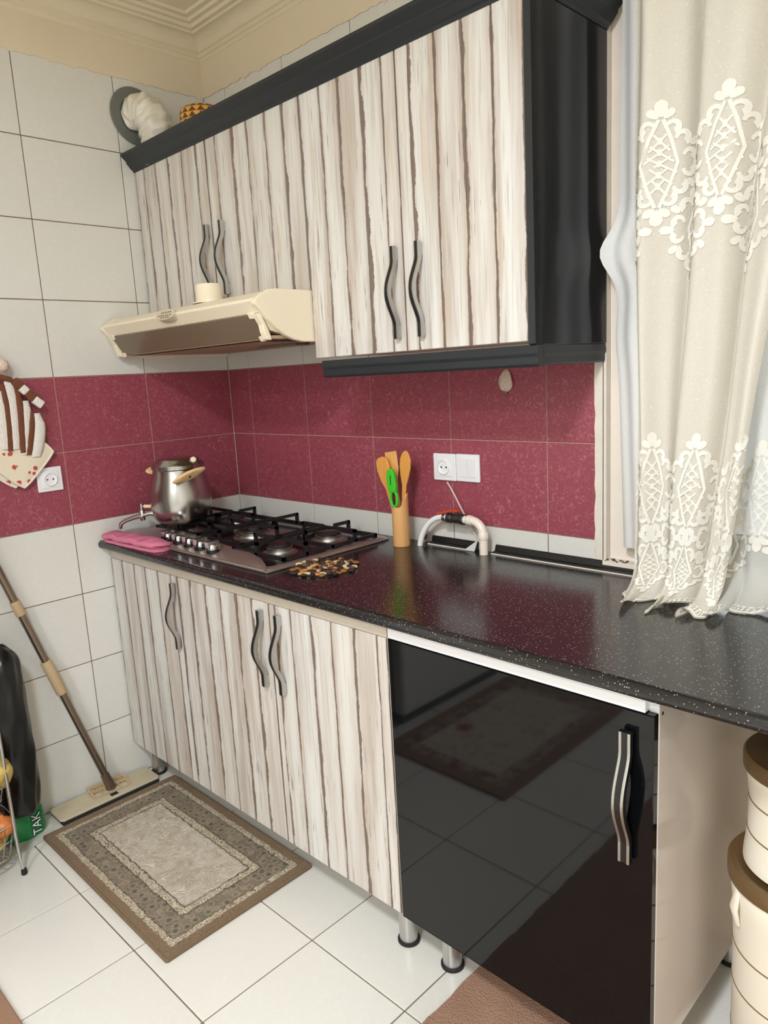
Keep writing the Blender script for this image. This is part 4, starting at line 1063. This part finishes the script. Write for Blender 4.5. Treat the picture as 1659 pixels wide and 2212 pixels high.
bp_ = [(-.830, 1.487), (-.812, 1.464), (-.796, 1.446), (-.778, 1.424), (-.753, 1.402)]
for i in range(4):
    a, b = bp_[i], bp_[i+1]
    m = MB(); d = (Vector((0, b[0]-a[0], b[1]-a[1]))).normalized(); s = Vector((0, -d.z, d.y))
    m.ribbon([((.042, a[0], a[1]), s, Vector((1, 0, 0))), ((.042, b[0], b[1]), s, Vector((1, 0, 0)))], [(-.013, -.010), (.013, -.010), (.013, .008), (-.013, .008)])
    m.build('patch', 'terry_brown' if i % 2 == 0 else 'terry_white', tw, bevel=.004, seg=2)
MB().lathe((.033, -.856, 1.512), [(0, 0), (.012, .003), (.019, .012), (.021, .022), (.018, .034), (.009, .042), (0, .043)], 18).build('knitted_ball', 'shell', tw)
MB().tube([(.032, -.872, 1.50), (.036, -.850, 1.492), (.034, -.836, 1.488)], .009, 10).build('neck_tie', 'terry_brown', tw)
MB().tube([(.004, -.858, 1.60), (.016, -.857, 1.57), (.026, -.856, 1.552)], .002, 6).build('hanging_loop', 'piping', tw)

# ================================================================== FLOOR THINGS
mp_ = thing('flat_mop', 'beige flat mop with metal pole leaning in the corner', 'mop', (.07, -.72, 0))
MB().box(.018, .1245, -.908, -.550, .0005, .012).build('pad', 'mop_dark', mp_, bevel=.002)
m = MB(); ol = [(.016, -.905), (.030, -.912), (.108, -.912), (.122, -.902), (.122, -.552), (.110, -.545), (.028, -.545), (.016, -.552)]
m.prism(ol, .012, .021, 'z'); bd_ = m.build('board', 'mop_board', mp_, bevel=.002)
m = MB()
for i in range(9): m.box(.024+.0105*i, .0262+.0105*i, -.895, -.560, .0208, .0222)
m.build('ribs', 'mop_board', bd_)
MB().box(.094, .112, -.728, -.702, .0208, .0226).build('slot', 'mop_dark', bd_)
# swivel frame (lattice)
sv = thing('x', None, None, (0, 0, 0)); bpy.data.objects.remove(sv)
m = MB(); A0 = Vector((.026, -.775, .036)); ua = Vector((.05, .985, 0)).normalized(); va_ = Vector((.80, 0, -.25)).normalized(); up_ = ua.cross(va_)
def F(a, b, h=0): return A0+ua*a+va_*b+Vector((0, 0, h))
LEN, WID = .130, .060
for b in (0, WID*.36, WID): bar(m, F(0, b), F(LEN, b), .0042)
for a in (0, LEN): bar(m, F(a, 0), F(a, WID), .0042)
for i in range(5):
    a = LEN*i/5; bar(m, F(a+.002, .002), F(a+LEN/5, WID*.36), .0018); bar(m, F(a+LEN/5, 0), F(a+LEN/5, WID*.36), .0018)
for i in range(1, 4): bar(m, F(LEN*i/4, WID*.36), F(LEN*i/4, WID), .0022)
bar(m, F(LEN/2-.018, WID*.3, -.004), F(LEN/2-.018, WID*.8, -.008), .0035); bar(m, F(LEN/2+.018, WID*.3, -.004), F(LEN/2+.018, WID*.8, -.008), .0035)
m.build('swivel_frame', 'mop_beige', mp_)
p0, p1 = Vector((.062, -.712, .050)), Vector((.030, -1.068, 1.26))
def PP(z): t = (z-p0.z)/(p1.z-p0.z); return p0+(p1-p0)*t
po = MB().tube([PP(.045), PP(1.26)], .0125, 20).build('pole', 'mop_pole', mp_)
gd = Vector((.70, -.62, 0)).normalized()
for off in (.0, ):
    MB().tube([PP(.09)+gd*.0118, PP(.75)+gd*.0118], .0016, 6).build('groove', 'mop_dark', po)
for z0, z1, r in ((.735, .785, .0165), (.432, .560, .0185)):
    MB().tube([PP(z0), PP(z0+.006), PP(z1-.006), PP(z1)], [r*.92, r, r, r*.92], 20).build('collar', 'mop_beige', mp_)
MB().tube([PP(.028), PP(.085)], [.018, .015], 16).build('socket_joint', 'mop_pole', mp_)

# small patterned rug
rx0, rx1, ry0, ry1 = .145, .936, -.980, -.500
MT['rug'] = rug_mat((rx1-rx0)/2, (ry1-ry0)/2)
rg = MB().box(rx0, rx1, ry0, ry1, .0005, .0125)
ro_ = rg.build('kitchen_rug', ['rug'], bevel=.004, seg=2); tag(ro_, 'small beige and grey-brown patterned rug in front of the plank cabinets', 'rug')
for a in (((rx0-.003, rx0+.006), (ry0, ry1)), ((rx1-.006, rx1+.003), (ry0, ry1)), ((rx0, rx1), (ry0-.003, ry0+.006)), ((rx0, rx1), (ry1-.006, ry1+.003))):
    MB().box(a[0][0], a[0][1], a[1][0], a[1][1], .0005, .0130).build('binding', 'rug_edge', ro_, bevel=.003, seg=2)
# brown carpet and the floral rug by the fridge
m = MB(); random.seed(4); ol = []
for i in range(60): ol.append((1.547+random.uniform(-.0025, .0025), -.44-1.5*i/59))
ol += [(2.99, -1.94), (2.99, -.44)]
m.prism(ol, .0005, .0105, 'z')
tag(m.build('brown_carpet', 'carpet_brown'), 'brown carpet on the floor in front of the black door', 'carpet')
MT['flower_rug'] = flower_rug_mat(.29, .43)
tag(MB().box(.60, 1.18, -2.16, -1.300, .0005, .0105).build('floral_rug', 'flower_rug', bevel=.003, seg=2), 'brown-edged floral rug whose corner shows at the lower left', 'rug')
fr_ = thing('refrigerator', 'white refrigerator against the left wall, reflected in the black door', 'refrigerator', (.28, -1.82, 0))
MB().box(.012, .50, -2.19, -1.46, .05, 1.72).build('body', 'fridge', fr_, bevel=.012, seg=3)
MB().box(.500, .512, -2.18, -1.47, .06, 1.71).build('gasket', 'fridge_grey', fr_)
MB().box(.512, .572, -2.19, -1.46, .055, 1.15).build('door', 'fridge', fr_, bevel=.018, seg=4)
MB().box(.512, .572, -2.19, -1.46, 1.165, 1.72).build('door', 'fridge', fr_, bevel=.018, seg=4)
MB().box(.02, .53, -2.16, -1.49, .0005, .05).build('plinth', 'fridge_grey', fr_)

# black bin bag roll standing on a green sack
m = MB()
random.seed(9)
def bagf(u, v):
    a = 2*PI*u; z = .104+.572*v
    k = 1.0
    if v < .06: k = (1-(1-v/.06)**2)**.5*.5+.5
    if v > .88: k = max(.02, (1-((v-.88)/.12)**2)**.5)
    lean = -.012*(v-.5)
    wr = .0022*math.sin(a*5+v*9)+.0015*math.sin(a*9-v*17)+.0010*math.sin(a*3+v*31)
    fl = .006*math.sin(v*PI*1.2)
    return (.100+(.072+wr+fl)*k*math.cos(a), -1.022+lean*0+(.061+wr+fl)*k*math.sin(a), z+.004*math.sin(a*4)*(v > .8))
m.grid(bagf, 56, 60, closeu=True); n_ = 56; m.f += [tuple(range(n_))[::-1], tuple(range(60*n_, 61*n_))]; m.mi += [0, 0]; m.sm += [True, True]
tag(m.build('bin_bag', 'bag_black'), 'tall rolled black plastic bag standing by the left wall', 'bag')
gs = thing('green_sack', 'green printed sack with white letters under the black bag', 'sack', (.075, -1.01, 0))
m = MB()
def sackf(u, v):
    a = 2*PI*u; z = .001+.102*v; k = (1-abs(2*v-1)**5)*.14+.86
    c, s = math.cos(a), math.sin(a); p = 4.0
    rr = (abs(c)**p+abs(s)**p)**(-1/p)
    wr = 1+.02*math.sin(a*6+v*7)
    return (.072+.046*rr*c*k*wr, -1.012+.060*rr*s*k*wr, z)
m.grid(sackf, 48, 12, closeu=True); m.f += [tuple(range(48))[::-1], tuple(range(12*48, 13*48))]; m.mi += [0, 0]; m.sm += [True, True]
m.build('sack', 'bag_green', gs)
def text_part(body, size, mat, parent, M4, off, name):
    cu = bpy.data.curves.new('txt', 'FONT'); cu.body = body; cu.size = size; cu.extrude = .0003; cu.offset = off; cu.align_x = 'CENTER'; cu.align_y = 'CENTER'
    ob = bpy.data.objects.new('txt', cu); COL.objects.link(ob); bpy.context.view_layer.update()
    me = bpy.data.meshes.new_from_object(ob.evaluated_get(bpy.context.evaluated_depsgraph_get())); bpy.data.objects.remove(ob)
    me.name = name; me.transform(M4); me.materials.clear(); me.materials.append(MT[mat])
    c = sum((v.co for v in me.vertices), Vector())/len(me.vertices); me.transform(Matrix.Translation(-c))
    return place(name, me, c, parent)
def face(cx, cy, cz): # letters run upward (+z), letter tops toward -y, facing +x
    return Matrix(((0, 0, 1, cx), (0, -1, 0, cy), (1, 0, 0, cz), (0, 0, 0, 1)))
text_part('TAK', .040, 'ink_black', gs, face(.1215, -.986, .052), .0022, 'lettering_outline')
text_part('TAK', .040, 'ink_white', gs, face(.1222, -.986, .052), 0.0, 'lettering')
m = MB(); m.grid(lambda u, v: (.085+.075*u+.006*math.sin(v*9), -1.06+.125*v, .0015+.010*(1-u)*(.5+.5*math.sin(v*8+u*5))), 10, 14)
m.build('film_skirt', 'bag_clear', gs)

# wire vegetable rack at the left edge
rk = thing('wire_rack', 'chrome wire vegetable rack at the lower left edge', 'rack', (.17, -1.26, 0))
LEGS = [(.270, -1.100), (.270, -1.425), (.045, -1.425), (.045, -1.115)]
for a, b in LEGS:
    sx = 1 if a > .15 else -1; sy = 1 if b > -1.2 else -1
    o = MB().tube([(a, b+sy*.002, .60), (a, b+sy*.004, .30), (a+sx*.001, b+sy*.004, .14), (a+sx*.004, b+sy*.006, .05), (a+sx*.008, b+sy*.010, .004)], .0055, 12).build('leg', 'chrome', rk)
    MB().lathe((a+sx*.008, b+sy*.010, 0.0), [(.0085, .0005), (.009, .004), (.008, .018), (.0055, .020)], 14).build('rubber_foot', 'rubber', o)
for zb, zt_ in ((.062, .170), (.245, .350), (.45, .54)):
    m = MB()
    for z, k in ((zb, .86), ((zb+zt_)/2, .94), (zt_, 1.0)):
        q = [(.185+.100*k*math.copysign(abs(math.cos(t))**.5, math.cos(t)), -1.245+.165*k*math.copysign(abs(math.sin(t))**.5, math.sin(t)), z) for t in [2*PI*i/48 for i in range(48)]]
        m.tube(q, .0022 if z < zt_ else .0032, 6, closed=True)
    for i in range(16):
        t = 2*PI*(i+.5)/16; c, s = math.copysign(abs(math.cos(t))**.5, math.cos(t)), math.copysign(abs(math.sin(t))**.5, math.sin(t))
        m.tube([(.185+.100*c, -1.245+.165*s, zt_), (.185+.100*.94*c, -1.245+.165*.94*s, (zb+zt_)/2), (.185+.100*.86*c, -1.245+.165*.86*s, zb), (.185, -1.245+.155*.5*s, zb)], .0016, 5)
    m.build('basket', 'chrome', rk)
def blob(c, r, seed, amp=.12, sz=(1, 1, 1)):
    random.seed(seed); ph = [random.random()*6 for _ in range(6)]
    def fn(u, v):
        a, b = 2*PI*u, PI*v; q = 1+amp*(math.sin(a*3+ph[0]+b*2)*.5+math.sin(b*5+ph[1]+a)*.4+math.sin(a*6+b*4+ph[2])*.3)
        return (c[0]+r*sz[0]*q*math.sin(b)*math.cos(a), c[1]+r*sz[1]*q*math.sin(b)*math.sin(a), c[2]-r*sz[2]*q*math.cos(b))
    return MB().grid(fn, 44, 30, closeu=True)
tag(blob((.205, -1.165, .322), .10, 3, .15, (.84, 1.02, .66)).build('yellow_bag', 'yellow_film'), 'crumpled yellow plastic bag in the upper basket of the wire rack', 'bag')
tag(blob((.195, -1.20, .092), .05, 6, .12, (1.35, 2.0, .45)).build('yellow_wrap', 'yellow_film'), 'yellow wrapping under the onions in the low basket', 'wrapping')
ONL = ['brown onion nearest the chrome leg in the low wire basket', 'brown onion behind the one nearest the chrome leg', 'second brown onion along the front of the low wire basket', 'brown onion at the back of the low wire basket', 'brown onion farthest left along the front of the low wire basket']
for i, (a, b, z, r) in enumerate([(.243, -1.118, .160, .034), (.178, -1.128, .158, .032), (.240, -1.196, .160, .035), (.172, -1.206, .158, .033), (.238, -1.275, .160, .034)]):
    m = MB().lathe((a, b, z-r*.92), [(.004, .0), (r*.55, r*.16), (r*.9, r*.5), (r, r*.92), (r*.9, r*1.35), (r*.55, r*1.68), (r*.2, r*1.86), (r*.10, r*2.05), (0, r*2.1)], 22)
    tag(m.build('onion', 'onion'), ONL[i], 'onion', 'onions in the low wire basket')

# stacked storage bins under the worktop
BX, BY = 2.196, -.312
def bin_(label, z0, prof, bands, lid, notch=None):
    t = thing('storage_bin', label, 'storage bin', (BX, BY, z0), 'stacked storage bins')
    MB().lathe((BX, BY, 0), prof, 64).build('body', 'bin_cream', t)
    for r, z in bands: MB().lathe((BX, BY, z-.0016), [(r-.002, 0), (r+.0009, .0004), (r+.0009, .0028), (r-.002, .0032)], 64, caps=False).build('band', 'bin_line', t)
    MB().lathe((BX, BY, 0), lid, 64).build('lid', 'bin_brown', t)
    return t
lb = bin_('larger cream bin with brown lid standing on the floor', 0, [(.108, .0005), (.113, .006), (.116, .12), (.117, .24), (.118, .33), (.122, .42), (.127, .462), (.124, .470)], [(.1170, .240), (.1180, .326), (.116, .13)],
          [(.129, .466), (.132, .468), (.132, .494), (.128, .499), (.118, .499), (.114, .496), (0, .496)])
ha = Vector((Lc.x, Lc.y, 0)); hq = Vector((BX, BY, 0))+ha*.125
MB().tube([hq+Vector((0, 0, .455)), hq+ha*.006+Vector((0, 0, .42)), hq-ha*.002+Vector((0, 0, .385))], [.004, .006, .004], 10, squash=(2.2, 1)).build('handle_tab', 'bin_cream', lb)
bin_('smaller cream bin with brown lid on top of the larger bin', .5, [(.101, .5005), (.106, .504), (.105, .520), (.100, .566), (.100, .633), (.104, .672), (.108, .690), (.106, .696)], [(.1000, .567), (.1000, .633)],
     [(.109, .692), (.112, .694), (.112, .718), (.108, .723), (.100, .723), (0, .724)])

# ================================================================== CURTAINS
rod = thing('curtain_rod', 'metal curtain rod above the window', 'curtain rod', (2.4, -.085, 2.53))
MB().tube([(1.66, -.085, 2.53), (3.3, -.085, 2.53)], .011, 14).build('rod', 'alu', rod)
for a in (1.70, 3.25): MB().tube([(a, -.0045, 2.53), (a, -.085, 2.53)], .006, 10).build('bracket', 'alu', rod)
ZTOP, ZB = 2.515, 1.00
def curtain_fn(xl, xr, y0, amp, nf, ph, reach, seed):
    rnd = random.Random(seed); c = [rnd.uniform(0, 6.28) for _ in range(5)]
    Lv = ZTOP-ZB
    def S(u, s):
        z = ZTOP-s if s < Lv else ZB
        e = max(0.0, min(1.0, (s-Lv)/.20))
        a, b = xl(z), xr(z)
        uu = u+.035*math.sin(2*PI*nf*u*1.0+ph+1.1)*(1-abs(2*u-1)**3)
        k = .75+.25*math.sin(z*2.1+c[0]); kk = k*(1-.25*e)
        x = a+(b-a)*uu+.004*math.sin(z*7+u*9+c[1])
        y = y0+amp*kk*math.sin(2*PI*nf*u+ph)+.25*amp*math.sin(2*PI*nf*2.3*u+c[2]+z*.8)
        if s >= Lv:
            fi = e*PI/2; rc_ = reach*(.80+.25*math.sin(2*PI*nf*u*1.0+c[3])+.15*math.sin(2*PI*nf*2.1*u+c[4]))
            z = .9185+(ZB-.9185)*(1-math.sin(fi))+.016*e*e*max(0, math.sin(2*PI*nf*1.5*u+c[4]))
            y -= rc_*(1-math.cos(fi)); x += .018*e*e*math.sin(2*PI*nf*1.2*u+c[3])+.02*e*(.6-u)
        return Vector((x, y, z))
    return S, Lv+.20
def motif():
    """damask motif inside about 0.15 x 0.21; strokes: list of (points, halfwidths)"""
    st = []
    def leaf(x, y, ang, L, w):
        d = Vector((math.sin(ang), math.cos(ang))); P0 = Vector((x, y))
        st.append(([P0+d*L*t for t in (0, .2, .45, .7, .88, 1.0)], [w*.2, w*.75, w*1.0, w*1.08, w*.8, w*.15]))
    def curl(x, y, r, a0, a1, w):
        n = 9; st.append(([Vector((x+r*(1-.45*i/n)*math.cos(a0+(a1-a0)*i/n), y+r*(1-.45*i/n)*math.sin(a0+(a1-a0)*i/n))) for i in range(n+1)], [w*(.8+1.0*i/n) for i in range(n+1)]))
    for s in (1, -1):
        leaf(0, s*.082, 0 if s > 0 else PI, .030, .0095)
        for q in (1, -1):
            leaf(q*.004, s*.080, q*.85 if s > 0 else PI-q*.85, .022, .0065)
            curl(q*.020, s*.062, .013, (PI if q > 0 else 0), (PI if q > 0 else 0)-q*s*4.4, .0036)
            curl(q*.038, s*.042, .013, (PI if q > 0 else 0), (PI if q > 0 else 0)-q*s*4.2, .0040)
            leaf(q*.050, s*.030, q*(.9 if s > 0 else PI-.9), .020, .0062)
            curl(q*.052, s*.012, .012, (PI if q > 0 else 0), (PI if q > 0 else 0)-q*s*4.0, .0038)
    for q in (1, -1):
        leaf(q*.058, 0, q*PI/2, .026, .0075)
        st.append(([Vector((q*.003, .078)), Vector((q*.016, .045)), Vector((q*.030, .0)), Vector((q*.016, -.045)), Vector((q*.003, -.078))], [.0030]*5))
    for k_ in (-.040, -.020, 0, .020, .040):
        h = .030*(1-abs(k_)/.085)
        for q in (1, -1):
            st.append(([Vector((-h*q, k_-.018)), Vector((0, k_)), Vector((h*q*.6, k_+.012))], [.0019]*3))
        leaf(0, k_-.006, 0, .013, .0040)
    return st
MOT = motif()
def embroider(S, Wc, umin, umax, L, rows, hem):
    m = MB(); sign = -1
    def pos(a, s, off=.0022):
        u = a/Wc
        if u < umin or u > umax or s > L-.002: return None
        p = S(u, s); du = S(min(1, u+.004), s)-S(max(0, u-.004), s); dv = S(u, min(L, s+.004))-S(u, max(0, s-.004)); n = du.cross(dv)
        if n.length < 1e-9: return None
        n.normalize()
        if n.y > 0: n = -n
        return p+n*off
    for (s0, a_off, step, scl) in rows:
        k = -1
        while True:
            ca = a_off+k*step; k += 1
            if ca > Wc+.1: break
            for pts, ws in MOT:
                L_, R_ = [], []
                for i, p in enumerate(pts):
                    t = (pts[min(i+1, len(pts)-1)]-pts[max(i-1, 0)]); t = t.normalized() if t.length > 1e-9 else Vector((0, 1)); nn_ = Vector((-t.y, t.x))
                    l = p+nn_*ws[i]; r = p-nn_*ws[i]
                    L_.append(pos(ca+l.x*scl*1.22, s0-l.y*scl)); R_.append(pos(ca+r.x*scl*1.22, s0-r.y*scl))
                for i in range(len(pts)-1):
                    q = [L_[i], R_[i], R_[i+1], L_[i+1]]
                    if all(p is not None for p in q): m.add(q, [(0, 1, 2, 3)], 0, True)
    # hem: scalloped border with small ladder stitches
    n = int(Wc/.004)
    for i in range(n):
        a, b = Wc*i/n, Wc*(i+1)/n
        for (sa, sb, cond) in ((L-.014, L-.0025, True), (L-.030, L-.016, i % 2 == 0), (L-.040, L-.033, i % 3 != 0)):
            if cond:
                q = [pos(a, sa), pos(b, sa), pos(b, sb), pos(a, sb)]
                if all(p is not None for p in q): m.add(q, [(0, 1, 2, 3)], 0, True)
    return m
def lerp(a, b, t): return a+(b-a)*max(0, min(1, t))
sA, LA = curtain_fn(lambda z: 1.738+.022*(2.4-z)/1.4, lambda z: lerp(1.970, 2.130, (z-1.0)/1.15), -.120, .028, 2.6, 2.2, .125, 5)
cuA = thing('lace_curtain', 'cream embroidered lace curtain falling onto the worktop beside the black cabinet', 'curtain', (1.9, -.15, .93), 'lace curtains')
MB().grid(lambda u, v: sA(u, v*LA), 110, 150).build('net', 'lace', cuA)
zs = lambda z: ZTOP-z
rowsA = [(zs(1.835), .115, .235, 1.08), (zs(1.705), .2325, .235, 1.08), (zs(1.165), .115, .235, 1.08), (zs(1.055), .2325, .235, 1.0), (zs(.965), .115, .235, .9)]
embroider(sA, .60, .0, 1.0, LA, rowsA, True).build('embroidery', 'embroid', cuA)['kind'] = 'stuff'
sB, LB = curtain_fn(lambda z: 1.94+0*z, lambda z: 2.72, -.052, .016, 5.0, .4, .17, 12)
cuB = thing('lace_curtain', 'pale embroidered lace curtain bunched on the worktop at the right edge', 'curtain', (2.35, -.1, .93), 'lace curtains')
MB().grid(lambda u, v: sB(u, v*LB), 150, 140).build('net', 'lace_white', cuB)
rowsB = [(zs(1.835), .06, .235, 1.08), (zs(1.705), .1775, .235, 1.08), (zs(1.145), .115, .235, 1.08), (zs(1.03), .2325, .235, 1.0)]
embroider(sB, 1.1, .0, 1.0, LB, rowsB, True).build('embroidery', 'embroid', cuB)['kind'] = 'stuff'
# plain white inner curtain
def xs_l(z):
    b = lerp(1.684, 1.668, (z-.99)/.5) if z < 1.49 else lerp(1.668, 1.674, (z-1.49)/.7)
    return b-.028*math.exp(-((z-1.69)/.055)**2)-.006*math.exp(-((z-1.50)/.07)**2)
def sS(u, v):
    z = .985+(2.515-.985)*v; a = xs_l(z); x = a+(1.955-a)*u
    y = -.050+.030*math.exp(-u*9)+.004*math.sin(u*17+.6+.4*math.sin(z*2))+.003*math.sin(u*41+z*3)-.040*math.exp(-((z-1.69)/.06)**2)*math.exp(-u*12)
    return (x, y, z+.006*math.sin(u*9)*(1-v)**8)
tag(MB().grid(sS, 60, 90).build('inner_curtain', 'sheer'), 'plain white inner curtain with a wavy edge behind the lace', 'curtain')
